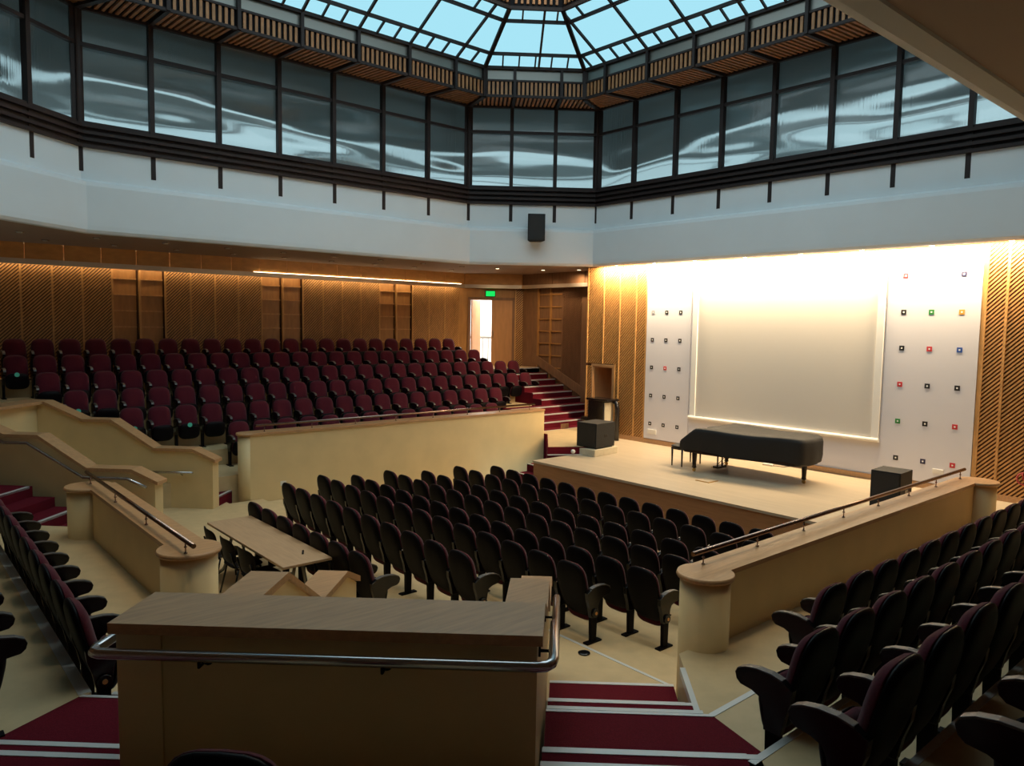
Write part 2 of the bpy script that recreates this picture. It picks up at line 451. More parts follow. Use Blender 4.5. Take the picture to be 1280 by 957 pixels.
# soffit around the ring
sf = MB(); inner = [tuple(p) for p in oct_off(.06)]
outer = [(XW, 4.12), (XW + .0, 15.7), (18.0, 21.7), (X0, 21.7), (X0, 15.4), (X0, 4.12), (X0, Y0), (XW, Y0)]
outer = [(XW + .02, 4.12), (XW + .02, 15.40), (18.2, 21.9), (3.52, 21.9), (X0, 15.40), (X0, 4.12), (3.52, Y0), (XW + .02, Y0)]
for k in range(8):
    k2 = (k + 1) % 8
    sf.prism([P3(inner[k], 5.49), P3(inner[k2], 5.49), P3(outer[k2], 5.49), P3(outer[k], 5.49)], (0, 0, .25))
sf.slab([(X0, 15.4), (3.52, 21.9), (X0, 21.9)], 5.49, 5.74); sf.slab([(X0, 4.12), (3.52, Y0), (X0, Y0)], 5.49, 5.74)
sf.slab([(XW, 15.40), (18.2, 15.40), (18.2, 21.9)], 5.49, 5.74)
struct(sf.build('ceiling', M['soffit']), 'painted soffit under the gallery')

# --- slatted panels -------------------------------------------------------
def clip_rect(poly, w, h):
    def cut(pl, f, inter):
        out = []
        for a, b in zip(pl, pl[1:] + pl[:1]):
            fa, fb = f(a), f(b)
            if fa >= 0: out.append(a)
            if (fa >= 0) != (fb >= 0):
                k = fa / (fa - fb); out.append((a[0] + (b[0] - a[0]) * k, a[1] + (b[1] - a[1]) * k))
        return out
    for f in (lambda p: p[0], lambda p: w - p[0], lambda p: p[1], lambda p: h - p[1]):
        if len(poly) < 3: return []
        poly = cut(poly, f, None)
    return poly
def slat_panel(org, du, w, h, nrm, pitch=.095, ang=45, hole=None, mats=None, edge=True):
    """diagonal battens over a backing, on the plane org + u*du + v*z, facing nrm"""
    org, du, nrm = Vector(org), Vector(du), Vector(nrm); up = Vector((0, 0, 1))
    mats = mats or (M['woodback'], M['wood'])
    bk = MB(); f = lambda u, v, d: org + du * u + up * v + nrm * d
    bk.prism([f(0, 0, -.04), f(w, 0, -.04), f(w, h, -.04), f(0, h, -.04)], nrm * .04)
    p = bk.build('wall_panel', mats[0])
    struct(p)
    sl = MB(); a = math.radians(ang); dx, dy = math.cos(a), math.sin(a); nx, ny = -dy, dx
    bw = pitch * .5
    c = -w; Lg = w + h + 2
    k = int(-(w * abs(nx)) / pitch) - 2
    while k * pitch < h * ny + 1:
        q = k * pitch; base = (nx * q, ny * q)
        quad = [(base[0] - dx * Lg, base[1] - dy * Lg), (base[0] + dx * Lg, base[1] + dy * Lg),
                (base[0] + nx * bw + dx * Lg, base[1] + ny * bw + dy * Lg), (base[0] + nx * bw - dx * Lg, base[1] + ny * bw - dy * Lg)]
        pl = clip_rect(quad, w, h)
        if len(pl) >= 3:
            sl.prism([f(u, v, 0) for u, v in pl], nrm * .03)
        k += 1
    sl.build('slats', mats[1], p)
    if edge:
        e = MB()
        e.prism([f(-.022, 0, 0), f(.022, 0, 0), f(.022, h, 0), f(-.022, h, 0)], nrm * .045)
        e.build('edge_batten', mats[1], p)
    return p
def ladder_panel(org, du, w, h, nrm, mats=None, rails=6):
    org, du, nrm = Vector(org), Vector(du), Vector(nrm); up = Vector((0, 0, 1))
    mats = mats or (M['woodpanel'], M['wood'])
    f = lambda u, v, d: org + du * u + up * v + nrm * d
    bk = MB(); bk.prism([f(.05, 0, -.10), f(w - .05, 0, -.10), f(w - .05, h, -.10), f(.05, h, -.10)], nrm * .04)
    p = struct(bk.build('wall_panel', mats[0]))
    r = MB()
    for k in range(1, rails + 1):
        v = h * k / (rails + .7)
        r.prism([f(.05, v, -.06), f(w - .06, v, -.06), f(w - .06, v + .035, -.06), f(.05, v + .035, -.06)], nrm * .07)
    r.build('shelf_rails', mats[1], p)
    e = MB(); e.prism([f(.0, 0, -.06), f(.05, 0, -.06), f(.05, h, -.06), f(.0, h, -.06)], nrm * .10)
    e.build('edge_batten', mats[1], p)
    return p

# side wall at Y = 21.6
wl = MB(); wl.box(X0, YL + .1, 0, 16.15, YL + .3, 5.6)
struct(wl.build('wall_left', M['woodback']), 'timber clad side wall behind the red seats')
PW, PH, PZ = .66, 2.80, 2.24
x = 4.98 - 4 * PW
seq = 'SSSSLLSSSSLLSSSSLLSSS'
seq = 'SS' + 'SSLL' * 0 + seq
x = 4.98 - 6 * PW
for ch in seq:
    if ch == 'S': slat_panel((x, YL, PZ), (1, 0, 0), PW, PH, (0, -1, 0), pitch=.060)
    else: ladder_panel((x, YL, PZ), (1, 0, 0), PW, PH, (0, -1, 0))
    x += PW
XE = x
# fascia boards under the soffit
FZ0, FZ1 = 5.10, 5.49
def boards(a, b, n, m, name='trim_20'):
    a, b = Vector(a), Vector(b); d = (b - a) / n
    nn = Vector((d.y, -d.x)).normalized()
    mb = MB()
    for k in range(n):
        p, q = a + d * (k + .012), a + d * (k + .988)
        mb.prism([P3(p, FZ0), P3(q, FZ0), P3(q, FZ1), P3(p, FZ1)], nn.to_3d() * -.04)
    return struct(mb.build(name, m))
boards((X0, 21.25), (16.15, 21.25), 24, M['fascia'], 'trim_20')
boards((16.15, 21.25), (17.75, 19.97), 1, M['fascia'], 'trim_21')
boards((17.75, 19.97), (17.75, 15.45), 3, M['darkwood'], 'trim_22')
# metal trough hanging under the fascia with a warm strip
tr = MB()
for a, b in (((X0, 21.28), (16.15, 21.28)), ((16.15, 21.28), (17.78, 20.0)), ((17.78, 20.0), (17.78, 15.8))):
    tr.bar(P3(a, 5.05), P3(b, 5.05), .16, .12)
struct(tr.build('trim_23', M['duct']), 'thin metal trough under the timber fascia')
led = MB(); led.box(1.6, 21.42, 5.07, 10.2, 21.47, 5.10); led.box(10.3, 21.40, 5.07, 16.0, 21.49, 5.10); led.box(8.6, 21.225, 5.112, 16.0, 21.232, 5.120)  # front strip added on the trough to light up the fascia boards
struct(led.build('trim_24', M['led']), 'lit part of the cove strip on the side wall')

# door wall (chamfer) with a double door, one leaf open
CA, CB = Vector((16.15, 21.6)), Vector((18.0, 20.19))
cd = (CB - CA).normalized(); cn = Vector((-cd.y, cd.x)) * -1       # cn faces into the hall
if cn.dot(Vector((8, 10)) - CA) < 0: cn = -cn
def C3(u, v, d=0):
    p = CA + cd * u + cn * d; return Vector((p.x, p.y, v))
LC = (CB - CA).length
du0, du1, dz0, dz1 = .40, 1.98, 2.25, 4.60
cw = MB()
for u0, u1, v0, v1 in ((-.1, du0, 1.0, 5.5), (du1, LC + .1, 1.0, 5.5), (du0, du1, dz1, 5.5), (du0, du1, 1.0, dz0)):
    cw.prism([C3(u0, v0, -.15), C3(u1, v0, -.15), C3(u1, v1, -.15), C3(u0, v1, -.15)], cn.to_3d() * .15)
struct(cw.build('wall_corner', M['woodpanel']))
slat_panel(C3(du1 + .06, dz0, .03), cd.to_3d(), LC - du1 - .08, 2.75, cn.to_3d(), pitch=.060)
fr = MB()
for u0, u1, v0, v1 in ((du0 - .05, du0 + .05, dz0, dz1 + .08), (du1 - .05, du1 + .05, dz0, dz1 + .08), (du0, du1, dz1 - .02, dz1 + .08)):
    fr.prism([C3(u0, v0, 0), C3(u1, v0, 0), C3(u1, v1, 0), C3(u0, v1, 0)], cn.to_3d() * .05)
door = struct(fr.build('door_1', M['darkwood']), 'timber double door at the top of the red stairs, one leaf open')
lf = MB(); um = (du0 + du1) / 2 + .0
lf.prism([C3(um, dz0, -.02), C3(du1 - .05, dz0, -.02), C3(du1 - .05, dz1 - .02, -.02), C3(um, dz1 - .02, -.02)], cn.to_3d() * .05)
leaf = lf.build('door_leaf', M['doorwood'], door)
# open leaf swung outwards on the hinge side
ol = MB(); a0 = C3(du0 + .06, dz0, -.15); dirv = (cd * .42 - cn * .9).normalized().to_3d()
ol.prism([a0, a0 + dirv * .74, a0 + dirv * .74 + Vector((0, 0, 2.33)), a0 + Vector((0, 0, 2.33))], dirv.cross(Vector((0, 0, 1))) * .05)
ol.build('door_leaf', M['doorwood'], door)
hd = MB(); hd.tube([C3(um + .06, dz0 + 1.0, .04), C3(um + .06, dz0 + 1.25, .04)], .015, 8); hd.build('door_handle', M['steel'], door)
# corridor behind the door
co = MB()
def cb(u0, u1, v0, v1, d0, d1): co.prism([C3(u0, v0, d0), C3(u1, v0, d0), C3(u1, v1, d0), C3(u0, v1, d0)], cn.to_3d() * (d1 - d0))
cb(-1.2, 3.8, dz0 - .1, dz0, -3.4, -.15); cb(-1.2, 3.8, 4.9, 5.0, -3.4, -.15)
cb(-1.3, -1.2, dz0, 4.9, -3.4, -.15); cb(3.8, 3.9, dz0, 4.9, -3.4, -.15); cb(-1.3, 3.9, dz0 - .1, 5.0, -3.5, -3.4)
struct(co.build('wall_corridor', M['white_clean']), 'bright white corridor seen through the open door')
rl = MB(); rl.bar(C3(.2, dz0 + .95, -3.1), C3(3.5, dz0 + .95, -3.1), .05, .09)
for k in range(14): rl.bar(C3(.3 + k * .22, dz0, -3.1), C3(.3 + k * .22, dz0 + .95, -3.1), .03, .03, up=(1, 0, 0))
tag(rl.build('corridor_railing', M['gray']), 'grey railing in the bright corridor beyond the open door', 'railing')
al = bpy.data.lights.new('corridor_lamp', 'AREA'); al.energy = 260; al.size = 2.2; al.color = (1, .98, .95)
lo = bpy.data.objects.new('corridor_lamp', al); COL.objects.link(lo); lo.location = C3(1.3, 4.85, -1.7)
# exit sign
ex = MB(); ex.prism([C3(.98, 4.72, .03), C3(1.30, 4.72, .03), C3(1.30, 4.90, .03), C3(.98, 4.90, .03)], cn.to_3d() * .05)
es = MB(); es.prism([C3(.96, 4.70, .0), C3(1.32, 4.70, .0), C3(1.32, 4.92, .0), C3(.96, 4.92, .0)], cn.to_3d() * .04)
sg = es.build('exit_sign', M['bronze']); tag(sg, 'small glowing green exit sign above the open door', 'sign'); ex.build('lit_face', M['exit'], sg)
# wall beside the red stairs, X = 18
sw = MB(); sw.box(18.02, 15.3, -.2, 18.3, 20.3, 5.5)
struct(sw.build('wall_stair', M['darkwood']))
yy = 20.15
for ch, w in (('P', .75), ('L', .62), ('L', .62), ('S', .9), ('P', 1.55)):
    o_ = (18.0, yy, 1.2)
    if ch == 'L': ladder_panel((17.99, yy, 1.0), (0, -1, 0), w, 4.05, (-1, 0, 0), (M['darkwood'], M['woodpanel']), 9)
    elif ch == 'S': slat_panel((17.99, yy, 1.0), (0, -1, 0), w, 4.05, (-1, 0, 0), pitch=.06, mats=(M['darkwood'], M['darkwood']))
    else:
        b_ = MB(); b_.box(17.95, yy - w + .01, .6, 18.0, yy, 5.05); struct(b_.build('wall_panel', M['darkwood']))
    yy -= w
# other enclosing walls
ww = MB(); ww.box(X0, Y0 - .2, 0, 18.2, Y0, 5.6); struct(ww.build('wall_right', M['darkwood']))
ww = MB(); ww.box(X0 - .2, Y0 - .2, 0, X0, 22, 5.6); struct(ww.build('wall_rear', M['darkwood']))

# ------------------------------------------------------------------ stage wall
SZ = .50
NY0, NY1, NZ = 14.62, 15.40, 2.55              # niche / stage door opening
sw = MB()
sw.box(XW, Y0, -.6, XW + .25, NY0, 5.55); sw.box(XW, NY1, -.6, XW + .25, 15.66, 5.55); sw.box(XW, NY0, NZ, XW + .25, NY1, 5.55)
struct(sw.build('wall_stage', M['woodback']), 'stage back wall')
rt = MB(); rt.box(XW, 15.66, -.2, 18.1, 15.70, 5.5); struct(rt.build('wall_return', M['darkwood']))
nd = MB(); nd.box(XW + .75, NY0 - .1, SZ, XW + .8, NY1 + .1, NZ)
for yq in (NY0, NY1 - .04): nd.box(XW - .03, yq, SZ, XW + .75, yq + .04, NZ)
nd.box(XW - .03, NY0, NZ - .04, XW + .75, NY1, NZ)
nd = struct(nd.build('door_2', M['doorwood']), 'narrow timber door recess left of the stage')
fm = MB(); fm.box(XW - .05, NY0 - .06, SZ, XW, NY0, NZ + .06); fm.box(XW - .05, NY1, SZ, XW, NY1 + .06, NZ + .06); fm.box(XW - .05, NY0, NZ, XW, NY1, NZ + .06)
fm.build('door_frame', M['cap'], nd)
# slat panels on the stage wall
ys = [15.66, 15.02, 14.40, 13.80, 13.44]
zt = 5.44
for k in range(4):
    y1, y0 = ys[k], ys[k + 1]
    if k == 0:
        slat_panel((XW - .02, y1, NZ + .08), (0, -1, 0), y1 - y0, zt - NZ - .08, (-1, 0, 0), pitch=.061)
        slat_panel((XW - .02, y1, SZ + .12), (0, -1, 0), .18, NZ - SZ - .12, (-1, 0, 0), pitch=.061)
    elif k == 1:
        slat_panel((XW - .02, y1, NZ + .08), (0, -1, 0), y1 - y0, zt - NZ - .08, (-1, 0, 0), pitch=.061)
        slat_panel((XW - .02, NY0 - .08, SZ + .12), (0, -1, 0), NY0 - .08 - y0, NZ - SZ - .04, (-1, 0, 0), pitch=.061)
    else:
        slat_panel((XW - .02, y1, SZ + .12), (0, -1, 0), y1 - y0, zt - SZ - .12, (-1, 0, 0), pitch=.061)
y1 = 5.10
for w in (.36, .62, .62, .62, .62, .62, .62):
    slat_panel((XW - .02, y1, SZ + .12), (0, -1, 0), w, zt - SZ - .12, (-1, 0, 0), pitch=.061); y1 -= w
sk = MB(); sk.box(XW - .06, 5.1, SZ, XW, NY0 - .06, SZ + .12); sk.box(XW - .06, Y0, SZ, XW, 5.1, SZ + .12)
struct(sk.build('baseboard_stage', M['cap']))
# white wall between the slats, screen recess
wp = MB(); wp.box(XW - .025, 5.15, SZ + .12, XW, 13.42, zt)
struct(wp.build('wall_stage_white', M['stagewhite']))
eb = MB(); eb.box(XW - .06, 13.40, SZ + .12, XW, 13.46, zt); eb.box(XW - .06, 5.10, SZ + .12, XW, 5.16, zt)
struct(eb.build('trim_30', M['wood']))
def square_panel(y0, y1, name_lab, cols, ysq, zsq):
    p = MB(); p.box(XW - .07, y0, SZ + .14, XW - .03, y1, 5.40)
    pn = p.build('wall_display_panel', M['stagewhite'])
    tag(pn, name_lab, 'panel')
    for r, z in enumerate(zsq):
        for c, y in enumerate(ysq):
            s = MB(); s.box(XW - .075, y - .05, z - .05, XW - .07, y + .05, z + .05)
            col = cols[r][c]
            q = s.build('square_marker', M[col], pn)
            s2 = MB(); s2.box(XW - .0765, y - .016, z - .016, XW - .075, y + .016, z + .016); s2.build('marker_centre', M['sq_white'], q)
            if col not in ('sq_black', 'sq_navy'): q['label'] = col[3:] + ' square marker'
    return pn
zs = [4.88, 4.13, 3.38, 2.62, 1.84, 1.06]
k = 'sq_black'
square_panel(11.93, 13.39, 'white wall panel of small squares between the stage door and the screen',
             [['sq_grey', 'sq_grey', 'sq_grey'], ['sq_grey', k, k], [k, k, k], [k, 'sq_red', k], [k, k, k], [k, k, k]], (13.18, 12.72, 12.26), zs)
square_panel(5.17, 6.93, 'white wall panel of coloured squares beside the screen, near the long parapet',
             [['sq_red', 'sq_grey', 'sq_navy'], [k, 'sq_green', 'sq_orange'], [k, 'sq_red', 'sq_blue'], ['sq_red', k, k], ['sq_green', k, 'sq_red'], [k, 'sq_navy', 'sq_red']], (6.60, 6.06, 5.50), zs)
# projection screen
sc = thing('projection_screen', 'large white projection screen on the stage back wall above the piano', 'screen', (XW, 9.42, 1.38))
b_ = MB(); b_.box(-.055, -2.30, .04, -.045, 2.30, 3.95); b_.build('screen_surface', M['screen'], sc)
b_ = MB(); b_.box(-.09, -2.44, 0, -.025, -2.29, 4.0); b_.build('screen_frame', M['frame'], sc)
b_ = MB(); b_.box(-.09, 2.29, 0, -.025, 2.44, 4.0); b_.build('screen_frame', M['frame'], sc)
b_ = MB(); b_.tube([(-.10, -2.46, .0), (-.10, 2.46, .0)], .045, 12); b_.build('weight_bar', M['frame'], sc)

# ------------------------------------------------------------------ floors
# stalls floor steps down row by row towards the stage
ROWX = [4.48, 5.48, 6.42, 7.10, 8.02, 8.82, 9.88, 10.80]     # crest of each stalls row, rear to front
ROWZ = [.08, .05, -.02, -.09, -.16, -.23, -.30, -.37]
ROWZ = [0., 0., -.07, -.14, -.21, -.28, -.35, -.42]
edges = [-1.0, 5.3, 6.30, 7.0, 7.92, 8.72, 9.78, 10.70, 12.2]
for i in range(8):
    f = MB(); f.box(edges[i], 4.3, -1, edges[i + 1], 15.2, ROWZ[i])
    if i == 0: f.box(-1.0, 15.2, -1, 5.6, 22., ROWZ[i])
    struct(f.build('floor', M['lino']))
tb = MB(); tb.box(6.27, 4.6, -.06, 6.31, 7.6, .004); struct(tb.build('trim_31', M['nosing']), 'pale strip across the stalls floor')
# right-hand bank of tiers
TZ = lambda k: .56 + .33 * (k - 1)
TY = [4.30] + [3.08 - .82 * k for k in range(7)]
for k in range(1, 7):
    y1 = TY[k - 1]; y0 = TY[k] if k < 6 else Y0
    c = 1.58 if k > 1 else 1.655
    f = MB(); f.slab([(y1 + c, y1), (y0 + c, y0), (XW, y0), (XW, y1)], -.6, TZ(k))
    struct(f.build('floor_right_bank', M['lino']))
    if k < 6:
        n_ = MB(); n_.box(y0 + 1.58, y0 - .045, TZ(k + 1) - .05, XW, y0 + .004, TZ(k + 1) + .004); struct(n_.build('trim_32', M['nosing']))
# rear bank of tiers (faces the stage)
TX = [2.60] + [1.24 - .82 * k for k in range(5)]
YR = 20.3
for k in range(1, 5):
    x1 = TX[k - 1]; x0 = TX[k] if k < 4 else X0
    f = MB(); f.slab([(x1, x1 + 5.05), (x1, YR - x1 - 5.05), (x0, YR - x0 - 5.05), (x0, x0 + 5.05)], -.6, TZ(k))
    struct(f.build('floor_rear_bank', M['lino']))
    if k < 4:
        n_ = MB(); n_.box(x0 - .085, x0 + 5.05, TZ(k + 1) - .05, x0 + .004, YR - x0 - 5.05, TZ(k + 1) + .004); struct(n_.build('trim_33', M['nosing']))
# diagonal stairs either side of the stairwell
ST = [(7.34, .19), (6.62, .375), (6.25, .56), (5.82, .72), (5.43, .897), (4.66, 1.05), (4.36, 1.22), (3.95, 1.38), (3.55, 1.55), (3.1, 1.72), (2.7, 1.88), (2.3, 2.05), (1.9, 2.21)]
STL = [(7.2, .19), (6.5, .375), (6.15, .56), (5.70, .72), (5.30, .897), (4.41, 1.05), (4.02, 1.22), (3.5, 1.38), (3.1, 1.55), (2.7, 1.72), (2.3, 1.88), (1.9, 2.05), (1.5, 2.21)]
ST0 = [(a - .116, b) for a, b in ST]
def diag_stair(t0, t1_, wedge, lab, tw, ST):
    mb, ns = MB(), MB()
    for k, (s, z) in enumerate(ST):
        s2 = ST[k + 1][0] if k + 1 < len(ST) else -1.5
        t1 = tw if k >= 5 else t1_
        mb.slab([D(s, t0)[:2], D(s, t1)[:2], D(s2, t1)[:2], D(s2, t0)[:2]], -.3 if z < 1 else z - .5, z)
        if k not in (1, 4): ns.slab([D(s + .004, t0)[:2], D(s + .004, t1)[:2], D(s - .045, t1)[:2], D(s - .045, t0)[:2]], z - .03, z + .005)
        else: ns.slab([D(s + .004, t0)[:2], D(s + .004, t1)[:2], D(s - .03, t1)[:2], D(s - .03, t0)[:2]], z - .03, z + .005)
        if k in (4, 6): ns.slab([D(ST[k - 1][0] - .13, t0)[:2], D(ST[k - 1][0] - .13, t1)[:2], D(ST[k - 1][0] - .17, t1)[:2], D(ST[k - 1][0] - .17, t0)[:2]], ST[k - 1][1] - .03, ST[k - 1][1] + .005)
    mb.slab([D(s, t)[:2] for s, t in wedge], .86, .897)
    o = struct(mb.build('stair', M['carpet']), lab); ns.build('nosing_strips', M['nosing'], o)
    return o
diag_stair(-.09, 1.14, [(5.30, 1.14), (4.49, 1.56), (4.17, 1.14)], 'red carpeted steps beside the stairwell enclosure, at the long parapet', 1.2, ST0)
diag_stair(-2.43, -3.60, [(5.30, -3.60), (4.2, -3.94), (4.2, -3.60)], 'red carpeted steps between the stairwell enclosure and the rear bank', -4.2, STL)
# side strip where the first tier overlooks the steps
n_ = MB(); n_.slab([D(6.8, 1.13)[:2], D(6.8, 1.18)[:2], D(5.4, 1.18)[:2], D(5.4, 1.13)[:2]], .5, .566); struct(n_.build('trim_34', M['nosing']))
# floor the photographer stands on
f = MB()
for s0, s1, z in ((2.35, 4.0, 1.22), (1.6, 2.35, 1.55), (.9, 1.6, 1.88), (-1.6, .9, 2.21)):
    f.slab([D(s0, -2.43)[:2], D(s1, -2.43)[:2], D(s1, -.09)[:2], D(s0, -.09)[:2]], .2, z)
M['landing'] = mat('worn_landing_lino', (.40, .30, .18), .5, var=.08, scale=5.)  # lino darkened to limit the light bounced onto the enclosure
struct(f.build('floor_rear_landing', M['landing']))
# mirrored flight between the rear bank and the far stairwell (only the lower treads show)
def Dm(s, t): return ((s + t) / R2, 20.3 - (s - t) / R2)
mb, ns = MB(), MB()
for k, (s, z) in enumerate(ST[:9]):
    s2 = ST[k + 1][0]
    mb.slab([Dm(s, -2.43), Dm(s, -3.60), Dm(s2, -3.60), Dm(s2, -2.43)], -.3, z)
    if k not in (1, 3): ns.slab([Dm(s, -2.5), Dm(s, -3.60), Dm(s - .06, -3.60), Dm(s - .06, -2.5)], z - .03, z + .005)
o = struct(mb.build('stair', M['carpet']), 'red carpeted steps beyond the rear parapet'); ns.build('nosing_strips', M['nosing'], o)
# flight between the far stairwell and the opposite bank
mb, ns = MB(), MB()
for k, (s, z) in enumerate([(7.45, .19), (6.9, .375), (6.5, .56), (6.1, .72), (5.7, .89), (5.3, 1.05), (4.9, 1.22), (4.4, 1.4)]):
    s2 = s - .55
    mb.slab([Dm(s, -.1), Dm(s, 1.5), Dm(s2, 1.5), Dm(s2, -.1)], -.3, z)
    ns.slab([Dm(s, -.1), Dm(s, 1.5), Dm(s - .06, 1.5), Dm(s - .06, -.1)], z - .03, z + .005)
o = struct(mb.build('stair', M['carpet']), 'red carpeted steps beside the cream parapet'); ns.build('nosing_strips', M['nosing'], o)
# opposite bank of tiers
LY = [16.80 + .82 * k for k in range(6)]
LZ = [.50 + .352 * k for k in range(6)]
LEND = [14.6, 15.0, 17.0, 17.2, 16.4, 16.1]
for k in range(6):
    y0 = 15.55 if k == 0 else LY[k - 1] + .06
    y1 = LY[k] + .06 if k < 5 else YL + .1
    f = MB(); f.box(2.0, y0, -.3, LEND[k], y1, LZ[k]); struct(f.build('floor_left_bank', M['lino']))
# red stairs by the side wall
mb, ns = MB(), MB()
for n in range(-1, 9):
    y, z = 16.0 + .41 * n, .87 + .173 * n
    xa = 14.6 if n < 3 else 16.2
    y2 = y + .41 if n < 8 else 21.6
    mb.box(xa, y, -.2, 17.98, y2, z)
    ns.box(xa, y - .004, z - .03, 17.98, y + .045, z + .005)
f = MB(); f.slab([(15.9, 19.28), (18., 19.28), (18., 20.25), (16.2, 21.6), (15.9, 21.6)], 1.9, 2.257); struct(f.build('floor_landing', M['lino']))
o = struct(mb.build('stair', M['carpet']), 'wide red carpeted stairs rising to the open door'); ns.build('nosing_strips', M['nosing'], o)
sg_ = MB()
sg_.prism([(17.93, 15.6, .75), (17.93, 19.6, 2.44), (17.93, 19.6, 2.75), (17.93, 15.6, 1.06)], (.05, 0, 0)); struct(sg_.build('trim_35', M['darkwood']))
# stage and the small landing beside it
st = MB(); st.slab([(12.12, Y0 + 4.6), (XW, Y0 + 4.6), (XW, 15.66), (14.0, 13.13), (12.12, 13.13)], -.9, SZ - .05)
stg = struct(st.build('stage', M['stagefront']), 'low wooden stage'); 
s2 = MB(); s2.slab([(12.10, Y0 + 4.6), (XW, Y0 + 4.6), (XW, 15.66), (14.0, 13.15), (12.10, 13.15)], SZ - .05, SZ); s2.build('stage_boards', M['stagefloor'], stg)
ld = MB(); ld.slab([(12.92, 13.50), (13.95, 12.83), (14.6, 13.3), (16.5, 15.66), (14.47, 15.66), (14.47, 15.15)], -.3, .69)
ldo = struct(ld.build('floor_side_landing', M['carpet']))
l2 = MB(); l2.slab([(12.97, 13.52), (13.95, 12.88), (14.6, 13.36), (16.45, 15.64), (14.5, 15.64), (14.5, 15.15)], .69, .70); l2.build('landing_boards', M['lino'], ldo)
e_ = MB(); e_.box(12.0, 13.15, -.4, 13.6, 13.62, .14); e_.box(12.35, 13.15, -.4, 13.6, 13.62, .32); e2 = struct(e_.build('stair', M['carpet']), 'two small red steps at the stage corner')
n_ = MB(); n_.box(12.0, 13.15, .12, 12.05, 13.62, .146); n_.box(12.35, 13.15, .30, 12.4, 13.62, .326)
n_.slab([(12.88, 13.42), (13.95, 12.74), (13.95, 12.80), (12.90, 13.48)], SZ, SZ + .02); n_.build('nosing_strips', M['nosing'], e2)

# ------------------------------------------------------------------ parapets
def parapet(name, label, p0, p1, wid, z0, z1, ends, rail_off, posts, endz=None, cream='cream', rail_len=(0, 1)):
    """straight low wall with a timber cap, rounded end piers and a handrail on posts"""
    p0, p1 = Vector(p0), Vector(p1); d = (p1 - p0).normalized(); n = Vector((-d.y, d.x))
    t = thing(name, label, 'parapet wall', (p0.x, p0.y, 0))
    off = -p0
    w = MB()
    def q(v): return (v - p0)
    w.slab([tuple(q(p0 - n * wid / 2)), tuple(q(p1 - n * wid / 2)), tuple(q(p1 + n * wid / 2)), tuple(q(p0 + n * wid / 2))], z0, z1 - .05)
    c = MB()
    outline = [q(p0 - n * (wid / 2 + .03)), q(p1 - n * (wid / 2 + .03)), q(p1 + n * (wid / 2 + .03)), q(p0 + n * (wid / 2 + .03))]
    c.slab([tuple(v) for v in outline], z1 - .05, z1)
    for which, side, ra in ends:                # rounded piers
        e = p0 if which == 0 else p1
        ctr = q(e) + n * side
        zz = z0
        w.lathe([(ra, zz), (ra, z1 - .05)], (ctr.x, ctr.y, 0), 32)
        c.lathe([(ra + .03, z1 - .0502), (ra + .04, z1 - .03), (ra + .03, z1 + .0005)], (ctr.x, ctr.y, 0), 32)
    w.build('wall', M[cream], t)
    c.build('cap', M['cap'], t)
    L = (p1 - p0).length
    a = q(p0 + d * (L * rail_len[0])) + n * rail_off; b = q(p0 + d * (L * rail_len[1])) + n * rail_off
    r = MB(); hz = z1 + .14
    r.tube([(a.x, a.y, hz), (b.x, b.y, hz)], .026, 12)
    r.build('handrail', M['rail'], t)
    for k in range(posts):
        f = (k + .18) / (posts - 1 + .36); pp = lerp(a, b, f)
        pm = MB(); pm.tube([(pp.x, pp.y, z1), (pp.x, pp.y, hz)], .008, 8); pm.lathe([(.02, 0), (.02, .012)], (pp.x, pp.y, z1), 10)
        pm.lathe([(.006, 0), (.019, .012), (.006, .024)], (pp.x, pp.y, z1 + .06), 10)
        pm.build('rail_post', M['rail'], t)
    return t
# right: along X, bank side at smaller Y
parapet('parapet_wall', 'long cream parapet with timber cap in front of the dark seats by the stage end', (6.35, 4.36), (13.9, 4.36), .32, -.6, 1.30, [(0, -.06, .25), (1, -.14, .27)], .10, 8, rail_len=(.0, 1.01))
# opposite: cream front of the red bank
parapet('parapet_wall', 'wide cream parapet with steel rail in front of the red seat bank', (6.05, 15.40), (14.42, 15.40), .36, -.6, 1.40, [(0, .0, .18)], -.05, 8, rail_len=(.02, .97))
# rear: along Y
rp = parapet('parapet_wall', 'short cream parapet with round end piers beside the black office chairs', (2.62, 8.25), (2.62, 12.25), .34, -.3, 1.30, [(0, .02, .29), (1, .16, .28)], .12, 4, rail_len=(-.115, 1.08))
sb = MB(); sb.box(6.7, 15.215, .22, 6.83, 15.225, .32); 
tag(sb.build('wall_socket', M['socket']), 'small socket low on the cream front of the red bank', 'socket')

